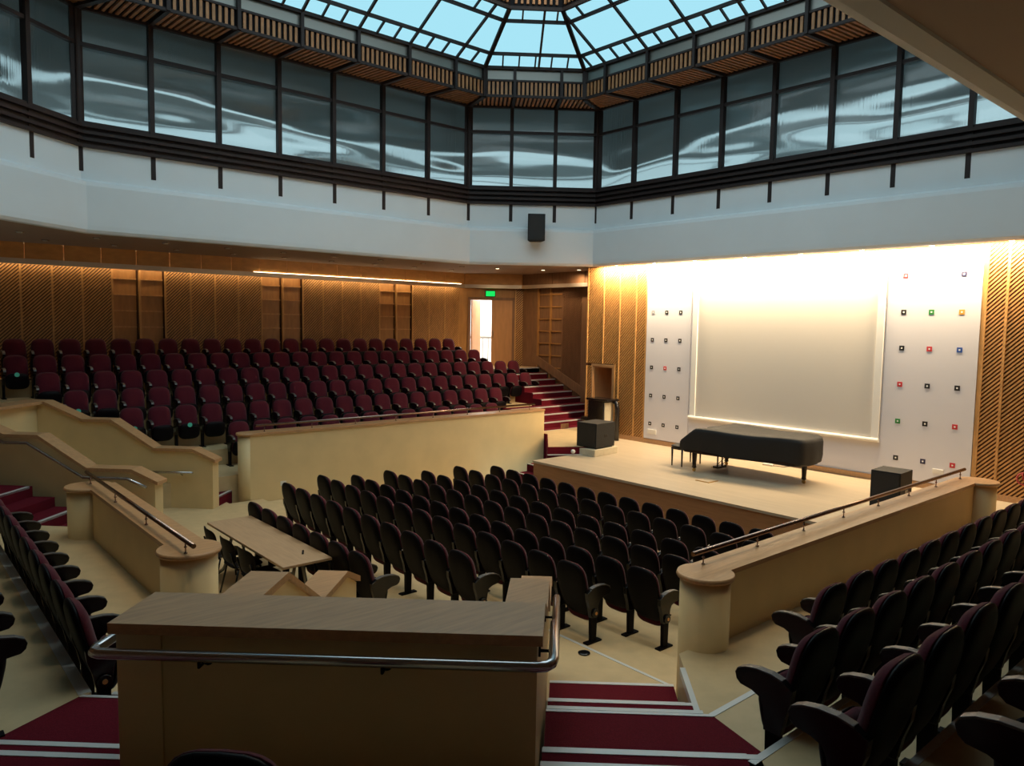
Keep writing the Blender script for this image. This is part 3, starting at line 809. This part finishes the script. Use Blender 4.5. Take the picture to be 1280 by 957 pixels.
# ------------------------------------------------------------------ stairwell enclosures
def strip_poly(top, th):
    """polyline (s,z) -> polygon lying th below it"""
    return top + [(s, z - th) for s, z in reversed(top)]
TOPS = [(3.9, 2.07), (4.36, 2.07), (5.16, 1.735), (5.77, 1.735), (6.63, 1.195), (7.42, 1.195), (7.88, .99)]
def enclosure(label, fn, with_rear=True):
    """fn(s,t,z) -> room point; walls at t -2.47..-2.2 and -.37..-.10"""
    t = thing('stairwell_enclosure', label, 'stair enclosure', fn(5.8, -1.28, 0))
    base = Vector(fn(5.8, -1.28, 0)); f = lambda s, tt, z: Vector(fn(s, tt, z)) - base
    cap = MB()
    for t0, t1 in ((-2.46, -2.21), (-.37, -.12)):
        w = MB()
        prof = [(s, z - .05) for s, z in TOPS] + [(7.82, -.05), (3.92, -.05)]
        prof[6] = (7.82, TOPS[6][1] - .05)
        w.prism([f(s, t0, z) for s, z in prof], f(0, t1, 0) - f(0, t0, 0))
        w.build('side_wall', M['cream'], t)
        a, b = t0 - .03, t1 + .03
        for (s0, z0), (s1, z1) in zip(TOPS[:-1], TOPS[1:]):
            cap.prism([f(s0, a, z0), f(s1, a, z1), f(s1, a, z1 - .06), f(s0, a, z0 - .06)], f(0, b, 0) - f(0, a, 0))
    w = MB(); w.prism([f(3.92, -2.46, -.05), f(3.92, -.12, -.05), f(3.92, -.12, 2.02), f(3.92, -2.46, 2.02)], f(.3, 0, 0) - f(0, 0, 0)); w.build('rear_wall', M['cream'], t)
    cap.prism([f(3.87, -2.49, 2.0101), f(4.36, -2.49, 2.0101), f(4.36, -.09, 2.0101), f(3.87, -.09, 2.0101)], Vector((0, 0, .0602)))
    cap.build('cap', M['cap'], t)
    return t, f
en, f = enclosure('nearest cream stairwell enclosure with stepped timber cap and steel handrail', D)
rz_ = 1.925
def arc(c, r, a0, a1, n=6): return [(c[0] + r * math.cos(a0 + (a1 - a0) * k / n), c[1] + r * math.sin(a0 + (a1 - a0) * k / n)) for k in range(n + 1)]
path = [(4.6, -2.55), (3.90, -2.55)] + [(3.87, -2.555), (3.825, -2.54), (3.81, -2.50)] + [(3.81, -.13), (3.82, -.07), (3.86, -.04), (3.92, -.03)]
pts = [f(s, t, rz_) for s, t in path] + [f(4.40, -.03, rz_), f(5.18, -.03, 1.59), f(5.75, -.03, 1.59)]
r = MB(); r.tube(pts, .03, 12); r.build('handrail', M['steel'], en)
for s, t, s2, t2, z in ((3.81, -1.95, 3.92, -1.95, rz_), (3.81, -.95, 3.92, -.95, rz_), (4.15, -.03, 4.15, -.12, rz_), (5.5, -.03, 5.5, -.12, 1.59), (4.3, -2.55, 4.3, -2.46, rz_)):
    b_ = MB(); b_.tube([f(s, t, z - .02), f(s, t, z - .06), f(s2, t2, z - .06)], .010, 8)
    a_, c_2 = f(s2, t2, z - .06), f(s2, t2, z - .06) + (f(s2, t2, 0) - f(s, t, 0)).normalized() * -.012
    b_.tube([a_, c_2], .035, 12); b_.build('rail_bracket', M['blackmatte'], en)
# far enclosure, mirrored about the hall axis; s runs towards the stage
S_OFF = 14.72
def Dfar(s, t, z=0.):
    e = 14.60 + t; sp_ = s - S_OFF                         # e across, sp along (1,-1)
    return ((sp_ + e) / R2, (e - sp_) / R2, z)
ef, g = enclosure('far cream stairwell enclosure with stepped timber cap below the red seats', Dfar)
r = MB(); r.tube([g(4.4, -2.55, 1.60 + .0), g(5.55, -2.55, 1.60)], .02, 8)
r = MB(); r.tube([g(4.2, -2.54, 1.92), g(4.40, -2.54, 1.92), g(5.2, -2.54, 1.60), g(5.62, -2.54, 1.60), g(6.60, -2.54, 1.04), g(7.38, -2.54, 1.04), g(7.72, -2.54, .90)], .026, 10); r.build('handrail', M['steel'], ef)
r = MB(); r.tube([g(6.6, -.44, .72), g(7.45, -.44, .73)], .022, 10); r.tube([g(7.2, -.44, .71), g(7.2, -.37, .66)], .012, 8); r.build('handrail', M['steel'], ef)

# ------------------------------------------------------------------ theatre seats
def superell(hw, hh, p_top=2.7, p_bot=4., n=28):
    out = []
    for k in range(n):
        a = 2 * PI * k / n; c, s = math.cos(a), math.sin(a); p = p_top if s > 0 else p_bot
        out.append((hw * math.copysign(abs(c) ** (2 / p), c), hh * math.copysign(abs(s) ** (2 / p), s)))
    return out
def back_fn(z0, dy):
    def fn(u, v, d):
        z = z0 + v; k = (z - .38) / .6
        return (u * (.93 + .07 * min(1, max(0, k))), .145 - .155 * k + .02 * math.sin(PI * k) * -1 + dy + d, z)
    return fn
FWD = 1.0
ol_shell = superell(.251, .345, 3.1); ol_cush = superell(.245, .270, 3.2)
shell = MB().pillow(ol_shell, .008, .050, back_fn(.622, .0))
cush = MB().pillow(ol_cush, .080, .015, back_fn(.693, .012))
SEAT_T = math.radians(78)
def seat_fn(dy):
    def fn(u, v, d):                                        # v runs up the folded seat, d towards the front
        cc, ss = math.cos(SEAT_T), math.sin(SEAT_T)
        return (u, .255 + v * cc + (d + dy) * ss, .39 + v * ss - (d + dy) * cc)
    return fn
ol_seat = superell(.228, .185, 3.4, 3.4)
pan = MB().pillow(ol_seat, .055, .01, seat_fn(.0))
scu = MB().pillow(ol_seat, .01, .05, seat_fn(-.02))
arm_prof = [(.03, .60), (.10, .638), (.18, .655), (.28, .655), (.36, .64), (.415, .615), (.43, .585), (.42, .55), (.39, .525), (.31, .515), (.25, .49), (.225, .44), (.215, .30), (.10, .30), (.075, .42), (.04, .52)]
arm_prof = [(y, z * 1.045) for y, z in arm_prof]
def arm_mesh(x):
    m = MB().prism([(x - .026, y, z) for y, z in arm_prof], (.052, 0, 0))
    tp = arm_prof[1:7]
    m.prism([(x - .028, y, z + .008) for y, z in tp] + [(x - .028, y, z - .004) for y, z in reversed(tp)], (.056, 0, 0), mat=1)
    return m
def leg_mesh(x):
    m = MB(); m.prism([(x - .024, .115, 0), (x - .024, .195, 0), (x - .024, .205, .34), (x - .024, .105, .34)], (.048, 0, 0))
    m.box(x - .04, .03, 0, x + .04, .28, .018); return m
def make_seat(pitch, both, badge, side=1):
    root = bpy.data.objects.new('theatre_seat', None); COL.objects.link(root); root.empty_display_size = .1
    shell.build('backrest_shell', M['blackmatte'], root)
    cush.build('backrest_cushion', M['fabric'], root)
    pan.build('seat_pan', M['blackmatte'], root); scu.build('seat_cushion', M['fabric'], root)
    xs = [side * .254] + ([-side * .254] if both else [])
    for x in xs:
        arm_mesh(x).build('armrest', [M['black'], M['pad']], root, bevel=.005); leg_mesh(x).build('leg', M['blackmatte'], root)
    if badge:
        x = xs[-1]; sgn = math.copysign(1, x)
        b = MB(); b.lathe([(.055, 0), (.05, .02)], (x + sgn * .03 - (.02 if sgn < 0 else 0), .155, .37), 20, axis='x'); b.build('hinge_disc', M['black'], root)
        b = MB(); b.lathe([(.02, 0), (.02, .006)], (x + sgn * .052 - (.006 if sgn < 0 else 0), .155, .37), 14, axis='x'); b.build('number_badge', M['badge'], root)
    return root
ORD = ['zeroth', 'first', 'second', 'third', 'fourth', 'fifth', 'sixth', 'seventh', 'eighth', 'ninth', 'tenth', 'eleventh', 'twelfth', 'thirteenth', 'fourteenth', 'fifteenth', 'sixteenth', 'seventeenth', 'eighteenth', 'nineteenth', 'twentieth', 'twenty-first', 'twenty-second', 'twenty-third', 'twenty-fourth', 'twenty-fifth', 'twenty-sixth', 'twenty-seventh', 'twenty-eighth']
PROTO = {}
def seat(kind, pitch, loc, rz, label, group):
    key = (kind, pitch)
    if key not in PROTO:
        o = PROTO[key] = make_seat(pitch, kind == 'both', kind.startswith('end'), -1 if kind == 'endneg' else 1)
    else:
        o = copy_tree(PROTO[key])
    o.location = loc; o.rotation_euler = (0, 0, rz)
    tag(o, label, 'theatre seat', group)
    return o
# local +y is the way the sitter looks
# stalls: sitters look along +X  -> rotate -90 deg; local +x then points to -Y
STALL = [(11.14, 7.97, 7), (12.15, 7.25, 10), (12.71, 6.27, 13), (12.66, 5.72, 14), (12.98, 5.35, 15), (12.80, 5.40, 14), (13.10, 5.30, 15), (12.93, 5.2, 15)]
for i, (yf, yn, n) in enumerate(STALL):
    for k in range(n):
        y = yf + (yn - yf) * k / (n - 1)
        rowtxt = ('the row nearest the stage' if i == 7 else 'the ' + ORD[8 - i] + ' row from the stage')
        seat('endneg' if False else ('end' if k == n - 1 else ('both' if k == 0 else 'mid')), .535, (ROWX[i], y, ROWZ[i]), -PI / 2,
             'dark stalls seat, %s from the red bank in %s' % (ORD[k + 1], rowtxt), 'stalls seats facing the stage')
# opposite red bank: sitters look along -Y -> rotate 180 deg
LROW = [(6.2, 13.78), (4.45, 14.60), (3.6, 16.54), (3.15, 16.73), (2.05, 15.68), (2.0, 15.21)]
stick = {}
for i, (xa, xb) in enumerate(LROW):
    n = int(round((xb - xa) / .567)) + 1
    for k in range(n):
        x = xb - .567 * k
        rowtxt = 'the back row' if i == 5 else ('the front row' if i == 0 else ORD[i + 1] + ' row up')
        s = seat('both' if k == 0 else 'mid', .557, (x, LY[i], LZ[i]), PI,
             'maroon bank seat, %s from the red stairs in %s behind the cream parapet' % (ORD[k + 1], rowtxt), 'red seats below the slatted wall')
        stick[(i, round(x, 2))] = s
def sticker(s):
    m = MB(); m.lathe([(.05, 0), (.05, .005)], (0.02, .353, .545), 20, axis='y')
    o = m.build('round_sticker', M['mint'], s); o['label'] = 'round mint green sticker'
def near_seat(i, x): return min((abs(k[1] - x), k) for k in stick if k[0] == i)[1]
# right bank, dark: sitters look along +Y
RROW = [(6.39, .545, 14), (4.54, .535, 12), (3.74, .545, 8), (3.58, .545, 5), (2.96, .545, 3)]
for i, (xa, sp_, n) in enumerate(RROW):
    for k in range(n):
        rowtxt = 'the front row' if i == 0 else ORD[i + 1] + ' row up'
        seat('both' if k == 0 else 'mid', .54, (xa + sp_ * k, 3.0 - .80 * i, TZ(i + 1)), 0,
             'dark bank seat, %s from the steps in %s behind the long parapet' % (ORD[k + 1], rowtxt), 'dark seats behind the long parapet')
# rear bank: sitters look along +X
for i, (ya, n) in enumerate(((6.62, 10), (6.25, 5))):
    for k in range(n):
        seat('end' if k == 0 else 'mid', .54, (1.19 - .82 * i, ya + .545 * k, TZ(i + 1)), -PI / 2,
             'dark rear seat, %s from the steps in the %s row behind the short parapet' % (ORD[k + 1], 'front' if i == 0 else 'second'), 'rear seats behind the short parapet')
p = D(2.50, -1.22, 1.22)
seat('both', .54, p, -PI / 4, 'dark theatre seat directly behind the nearest stairwell enclosure', 'seat behind the stairwell enclosure')

# ------------------------------------------------------------------ furniture
tb = thing('folding_table', 'long light beech table standing behind the stalls rows', 'table', (4.13, 9.90, 0))
m = MB(); m.box(-.33, -1.32, .715, .33, 1.32, .75); m.build('tabletop', M['tabletop'], tb, bevel=.006)
m = MB(); m.box(-.24, -1.2, .65, -.22, 1.2, .715); m.box(.22, -1.2, .65, .24, 1.2, .715); m.build('apron', M['blackmatte'], tb)
for y in (-1.05, 1.05):
    for sgn in (-1, 1):
        m = MB(); m.tube([(sgn * .05, y, .66), (sgn * .08, y, .5), (sgn * .12, y, .25), (sgn * .2, y, .08), (sgn * .3, y, .03)], .022, 10); m.lathe([(.03, 0), (.03, .03)], (sgn * .3, y, 0), 12)
        m.build('leg', M['gray'], tb)
m = MB(); m.prism([(-.07, -.012, .0), (.07, -.012, .0), (.075, 0, 0), (.07, .012, .0), (-.07, .012, .0)], (0, 0, .016))
pn = m.build('cable_clip', M['black'], None, bevel=.003); pn.location = (4.25, 8.98, .75); pn.rotation_euler = (0, 0, 1.1)
tag(pn, 'small black clip lying on the beech table', 'clip')
def make_chair():
    t = bpy.data.objects.new('office_chair', None); COL.objects.link(t)
    def bf(u, v, d): return (u, -.22 - (v + .17) * .18 + d + .05 * (u / .22) ** 2, .66 + v)
    MB().pillow(superell(.235, .17, 4, 4), .025, .015, bf).build('backrest', M['blackmatte'], t)
    MB().pillow(superell(.235, .22, 4, 4), .03, .02, lambda u, v, d: (u, v, .44 + d)).build('seat', M['blackmatte'], t)
    for sx in (-1, 1):
        m = MB(); m.tube([(sx * .22, .20, 0), (sx * .20, .16, .42)], .013, 8); m.build('leg', M['black'], t)
        m = MB(); m.tube([(sx * .22, -.24, 0), (sx * .20, -.14, .42)], .013, 8); m.build('leg', M['black'], t)
        m = MB(); m.tube([(sx * .20, -.16, .41), (sx * .19, -.21, .52), (sx * .19, -.25, .66)], .012, 8); m.build('back_support', M['black'], t)
    m = MB(); m.tube([(-.2, .16, .41), (.2, .16, .41)], .012, 8); m.tube([(-.2, -.15, .41), (.2, -.15, .41)], .012, 8); m.build('frame', M['black'], t)
    return t
ch = make_chair()
labs = ['black padded office chair at the table end nearer the red bank', 'black padded office chair in the middle of the beech table', 'black padded office chair at the table end nearer the stairwell enclosure']
for k, y in enumerate((10.62, 10.02, 9.42)):
    o = ch if k == 0 else copy_tree(ch)
    o.location = (3.86 + .01 * k, y, 0); o.rotation_euler = (0, 0, -PI / 2 + .06 * (k - 1))
    tag(o, labs[k], 'chair', 'black chairs at the beech table')
# ------------------------------------------------------------------ grand piano under its cover
pi_ = thing('grand_piano', 'grand piano under a black cover standing on the stage', 'piano', (14.8, 9.2, SZ))
out = [(-.78, 1.10), (-.78, .55), (-.72, .0), (-.60, -.55), (-.50, -1.1), (-.46, -1.50), (-.38, -1.66), (-.1, -1.72), (.35, -1.70), (.60, -1.55), (.74, -1.1), (.78, -.2), (.78, 1.10)]
def resample(pl, n):
    pl = [Vector(p) for p in pl]; seg = [(pl[(i + 1) % len(pl)] - pl[i]).length for i in range(len(pl))]; T = sum(seg); res = []
    for k in range(n):
        d = T * k / n; i = 0
        while d > seg[i]: d -= seg[i]; i += 1
        res.append(lerp(pl[i], pl[(i + 1) % len(pl)], d / seg[i]))
    return res
rs = resample(out, 90)
cv = MB(); nr = len(rs); ctr = Vector((.05, -.2))
levels = [(.985, .47, 1), (1.0, .60, .8), (1.0, .78, .5), (1.0, .90, .2), (.985, .965, 0), (.95, .99, 0), (.6, 1.005, 0), (.2, 1.005, 0)]
for li, (sc_, z, fold) in enumerate(levels):
    for k, p in enumerate(rs):
        q = ctr + (p - ctr) * sc_
        nn = (p - ctr).normalized()
        wob = fold * (.012 * math.sin(k * 1.1) + .010 * math.sin(k * .43 + 1))
        zz = z + (fold * .02 * math.sin(k * .31) if li == 0 else 0)
        # the lid slopes down over the keyboard end
        if q.y > .72:
            zz = .47 + (zz - .47) * (1 - .55 * (q.y - .72) / .38)
        zz += .015 * math.sin(q.y * 3.2)
        cv.v.append((q.x + nn.x * wob, q.y + nn.y * wob, zz))
for i in range(len(levels) - 1):
    for k in range(nr):
        k2 = (k + 1) % nr
        cv.f.append((i * nr + k, i * nr + k2, (i + 1) * nr + k2, (i + 1) * nr + k)); cv.s.append(True); cv.m.append(0)
cv.f.append(tuple((len(levels) - 1) * nr + k for k in range(nr))); cv.s.append(True); cv.m.append(0)
o = cv.build('cover', M['cloth'], pi_); o['label'] = 'black cloth cover'
bd = MB(); bd.slab([tuple(ctr + (p - ctr) * .94) for p in resample(out, 60)], .43, .56); bd.build('case', M['lacquer'], pi_)
for x, y in ((-.66, .78), (.62, .78), (.12, -1.42)):
    m = MB(); m.lathe([(.055, .44), (.06, .40), (.045, .14), (.055, .10), (.03, .085)], (x, y, 0), 10)
    lg = m.build('leg', M['lacquer'], pi_)
    m = MB(); m.lathe([(.035, -.02), (.045, 0), (.035, .02)], (x, y, .045), 16, axis='x'); m.lathe([(.012, .04), (.02, .09)], (x, y, 0), 8); m.build('caster', M['brass'], lg)
m = MB()
for x in (-.09, .09): m.tube([(x, .55, .44), (x, .55, .08)], .018, 8)
m.box(-.17, .48, .05, .17, .62, .10); m.tube([(-.12, .55, .12), (-.12, .25, .43)], .007, 6); m.tube([(.12, .55, .12), (.12, .25, .43)], .007, 6)
ly = m.build('pedal_lyre', M['lacquer'], pi_)
for x in (-.08, 0, .08):
    m = MB(); m.box(x - .014, .6, .045, x + .014, .72, .058); m.build('pedal', M['brass'], ly)
bn = thing('piano_bench', 'black padded bench tucked against the keyboard end of the covered piano', 'bench', (14.72, 10.62, SZ))
m = MB().pillow(superell(.42, .20, 5, 5), .04, .03, lambda u, v, d: (u, v, .47 + d)); m.build('seat', M['cloth'], bn)
for x in (-.36, .36):
    for y in (-.14, .14):
        m = MB(); m.tube([(x, y, 0), (x, y, .44)], [.016, .026], 8); m.build('leg', M['lacquer'], bn)
m = MB(); m.box(-.38, -.16, .39, .38, .16, .44); m.build('apron', M['lacquer'], bn)
# upright piano at the side
up = thing('lectern', 'tall black lectern with an overhanging top standing before the narrow door recess', 'lectern', (16.0, 14.46, SZ))
m = MB(); m.box(-.22, -.20, .05, .20, .38, 1.12); m.build('case', M['lacquer'], up, bevel=.01)
m = MB(); m.box(-.25, -.38, 1.12, .25, .44, 1.18); m.build('top', M['lacquer'], up, bevel=.015)
m = MB(); m.box(-.22, .34, .50, .22, .66, .62); m.build('shelf', M['lacquer'], up, bevel=.02)
m = MB(); m.box(-.22, -.14, 0, .22, .40, .05); m.build('base', M['lacquer'], up)
for x in (.16,):
    m = MB(); m.tube([(x, -.26, 1.12), (x, -.36, 1.06), (x, -.40, .9), (x, -.40, .0)], .07, 12); m.build('back_post', M['lacquer'], up)
m = MB(); m.box(-.18, -.235, .08, .18, -.205, 1.08); o = m.build('back_panel', M['plinth'], up); o['label'] = 'pale back panel'
# subwoofers
def sub(label, loc, rz, w, d, h, plinth):
    t = thing('subwoofer', label, 'loudspeaker', loc, rz)
    m = MB(); m.box(-d / 2, -w / 2, .02, d / 2, w / 2, h); m.build('cabinet', M['speaker'], t, bevel=.012)
    m = MB(); m.box(-d / 2 - .014, -w / 2 + .03, .05, -d / 2, w / 2 - .03, h - .03); m.build('grille', M['grille'], t)
    m = MB(); m.box(-.07, -w / 2 - .004, h * .44, .07, -w / 2 + .01, h * .54); m.build('handle', M['black'], t)
    for x in (-1, 1):
        for y in (-1, 1):
            m = MB(); m.lathe([(.025, 0), (.025, .02)], (x * (d / 2 - .06), y * (w / 2 - .06), 0), 10); m.build('foot', M['black'], t)
    return t
PX, PY, PR = 14.10, 12.98, .10
m = MB(); m.box(-.48, -.36, 0, .48, .36, .17); pl = m.build('speaker_plinth', M['plinth'], None, bevel=.008); pl.location = (PX, PY, SZ); pl.rotation_euler = (0, 0, PR)
tag(pl, 'low pale wooden plinth under the black subwoofer beside the landing', 'plinth')
sub('black subwoofer on a pale plinth beside the red stairs', (PX + .02, PY, SZ + .17), PR, .62, .78, .64, True)
sub('black subwoofer standing on the stage behind the long parapet', (14.15, 5.70, SZ), .05, .52, .58, .72, False)
# speaker on the gallery front
nn = Vector((.616, .788)).normalized(); cc = Vector((15.12, 16.53)) - nn * .50
ang = math.atan2(nn.y, nn.x)
hs = thing('wall_speaker', 'black loudspeaker hung on the white gallery front above the open door', 'loudspeaker', (cc.x, cc.y, 6.12), ang)
m = MB(); m.prism([(-.22, -.25, 0), (-.22, .25, 0), (.16, .16, 0), (.16, -.16, 0)], (0, 0, .76)); m.build('cabinet', M['speaker'], hs, bevel=.012)
m = MB(); m.box(-.235, -.22, .03, -.22, .22, .73); m.build('grille', M['grille'], hs)
m = MB(); m.box(.14, -.05, .3, .22, .05, .5); m.build('bracket', M['black'], hs)
cs = Vector((13.85, 17.50)) - nn * .12
m = MB(); m.lathe([(.02, 0), (.035, .03), (.035, .10), (.01, .13)], (cs.x, cs.y, 6.12), 12); m.tube([(cs.x, cs.y, 6.24), (cs.x + nn.x * .1, cs.y + nn.y * .1, 6.30)], .012, 8)
tag(m.build('wall_sensor', M['black']), 'tiny black sensor on the white gallery front', 'sensor')
# small fittings
m = MB(); m.box(-.17, -.17, 0, .17, .17, .012); m.box(-.15, -.15, .012, .15, .15, .016, mat=1); hb_ = m.build('floor_hatch', [M['brass'], M['stagefloor']]); hb_.location = (13.50, 9.20, SZ); tag(hb_, 'square floor hatch in the stage boards before the piano', 'hatch')
m = MB(); m.box(-.04, -.13, 0, .04, .13, .05); o = m.build('power_strip', M['socket'], None, bevel=.006); o.location = (16.2, 9.35, SZ); tag(o, 'white power strip on the stage floor behind the piano', 'power strip')
m = MB(); m.tube([(16.2, 9.22, SZ + .02), (16.3, 9.0, SZ + .01), (16.45, 8.95, SZ + .02), (16.52, 8.93, SZ + .3)], .008, 6); tag(m.build('power_cable', M['black']), 'thin cable from the power strip up to the stage wall', 'cable')
m = MB(); m.box(XW - .09, 5.66, .86, XW - .07, 5.86, .94); tag(m.build('wall_socket', M['socket']), 'double socket low on the coloured squares panel', 'socket')
m = MB(); m.box(XW - .09, 12.95, .78, XW - .07, 13.25, .90); tag(m.build('wall_socket', M['socket']), 'row of sockets low on the panel beside the stage door slats', 'socket')
m = MB(); m.lathe([(.0, -.06), (.042, -.042), (.06, 0), (.042, .042), (0.001, .06)], (13.35, 13.02, .61), 16); tag(m.build('step_light', M['socket']), 'round white fitting on the red riser below the landing', 'step light')
m = MB(); m.box(-.16, -.012, -.07, .16, 0, .07); 
for k in range(6): m.box(-.15, -.02, -.06 + k * .022, .15, -.012, -.052 + k * .022)
o = m.build('air_grille', M['darkwood']); o.location = (15.6, 15.59, .79); tag(o, 'small air grille in the riser of the red stairs', 'vent')
m = MB(); m.lathe([(.07, 0), (.07, .012), (.045, .016)], (0, 0, 0), 20); o = m.build('floor_box', M['black']); o.location = (6.15, 5.75, 0); tag(o, 'small dark floor box beside the aisle seats of the stalls', 'floor box')
m = MB()
for a in range(20):
    b0, b1 = 2 * PI * a / 20, 2 * PI * (a + 1) / 20
    m.tube([(0, .11 * math.cos(b0), .11 * math.sin(b0)), (0, .11 * math.cos(b1), .11 * math.sin(b1))], .018, 6)
m.tube([(0, 0, -.02), (0, .03, .11)], .014, 6); m.lathe([(.03, 0), (.03, .10)], (0, 0, 0), 10, axis='x')
o = m.build('hose_valve', mat('valve_red', (.30, .03, .03), .45)); o.location = (XW - .13, 4.25, 1.0); tag(o, 'red hose valve wheel on the slatted wall beyond the long parapet', 'valve')

# ------------------------------------------------------------------ downlights
def downlight(loc, lit, label, group):
    m = MB(); m.lathe([(.075, -.012), (.085, 0), (.085, .01)], (0, 0, 0), 20)
    o = m.build('downlight', M['steel']); o.location = loc; tag(o, label, 'downlight', group)
    m = MB(); m.lathe([(.055, -.017), (.055, -.011)], (0, 0, 0), 16); m.build('lamp', M['bulb2'] if lit and loc[1] > 15 else M['bulb'] if lit else M['socket'], o)
    return o
LY_ = [14.50, 13.15, 11.83, 10.36, 8.92, 7.51, 6.10, 4.70]
names = ['over the narrow door recess', 'over the small squares panel', 'over the screen edge by the small squares', 'one in from the screen edge by the small squares', 'over the middle of the screen', 'over the piano tail end of the screen', 'over the coloured squares panel', 'over the slats beyond the coloured squares']
for k, y in enumerate(LY_):
    downlight((16.44, y, 5.478), True, 'lit warm downlight in the soffit ' + names[k], 'stage wall downlights')
    l = bpy.data.lights.new('stage_wash', 'AREA'); l.shape = 'RECTANGLE'; l.size = .10; l.size_y = 1.3; l.energy = 160; l.color = (1., .76, .46)
    o = bpy.data.objects.new('stage_wash', l); COL.objects.link(o); o.location = (16.34, y, 5.43); o.rotation_euler = (0, math.radians(-24), 0)
# unseen fill lamps added in the lantern rim to warm the stalls floor
ri = oct_off(3.35)
for i in range(8):
    p = lerp(ri[i], ri[(i + 1) % 8], .5)
    m = MB(); m.lathe([(.09, 0), (.10, .02), (.10, .24), (.05, .28)], (0, 0, 0), 16); m.tube([(0, 0, .28), (0, 0, .53)], .015, 8)
    o = m.build('house_lamp', M['bronze']); o.location = (p.x, p.y, 12.02)
    tag(o, 'dark can lamp hanging inside the skylight lantern rim', 'lamp', 'house lamps in the lantern')
    m = MB(); m.lathe([(.07, -.004), (.07, .0)], (0, 0, 0), 16); m.build('lens', M['bulb'], o)
    l = bpy.data.lights.new('house_spot', 'SPOT'); l.energy = 420; l.color = (1., .78, .50); l.spot_size = math.radians(52); l.spot_blend = .8; l.shadow_soft_size = .25
    q = bpy.data.objects.new('house_spot', l); COL.objects.link(q); q.location = (p.x, p.y, 11.98)
    tgt = Vector((7.0, 8.6, 0)) * .55 + Vector((p.x, p.y, 0)) * .45
    dv = Vector((tgt.x, tgt.y, 0)) - Vector(q.location); q.rotation_euler = dv.to_track_quat('-Z', 'Y').to_euler()
# unlit soffit lamps above the red bank
k = 0
for row, (yq, xs0) in enumerate(((18.6, 2.6), (20.1, 3.3))):
    for j in range(9):
        xq = xs0 + 1.43 * j
        downlight((xq, yq, 5.478), False, 'unlit downlight, %s from the far end of the soffit row %s' % (ORD[j + 1], 'nearer the gallery' if row == 0 else 'nearer the slatted wall'), 'unlit soffit downlights')
for j, (xq, yq) in enumerate(((15.2, 18.3), (16.5, 17.6), (17.1, 16.6))):
    downlight((xq, yq, 5.478), True, 'lit downlight in the corner soffit before the open door, %s from the stage wall' % ORD[3 - j], 'lit corner downlights')
    l = bpy.data.lights.new('corner_spot', 'SPOT'); l.energy = 75; l.color = (1., .74, .45); l.spot_size = math.radians(130); l.spot_blend = .9; l.shadow_soft_size = .05
    q = bpy.data.objects.new('corner_spot', l); COL.objects.link(q); q.location = (xq + .3, yq + .3, 5.42); q.rotation_euler = (math.radians(22), math.radians(-16), 0)

# stickers on a few tipped-up seats of the red bank
for i, x in ((1, 5.4), (1, 4.65), (2, 3.7), (4, 2.55)):
    sticker(stick[near_seat(i, x)])

# ------------------------------------------------------------------ world and render look
w = bpy.data.worlds.new('world'); bpy.context.scene.world = w; w.use_nodes = True
bg = w.node_tree.nodes['Background']; bg.inputs[0].default_value = (.60, .85, .93, 1); bg.inputs[1].default_value = 1.0
sc_ = bpy.context.scene
sc_.view_settings.view_transform = 'Standard'; sc_.view_settings.look = 'None'; sc_.view_settings.gamma = 1; sc_.view_settings.use_curve_mapping = False
sc_.view_settings.exposure = 0.0
sc_.cycles.use_denoising = True
sc_.cycles.max_bounces = 8; sc_.cycles.diffuse_bounces = 5
sc_.cycles.sample_clamp_indirect = 4.0
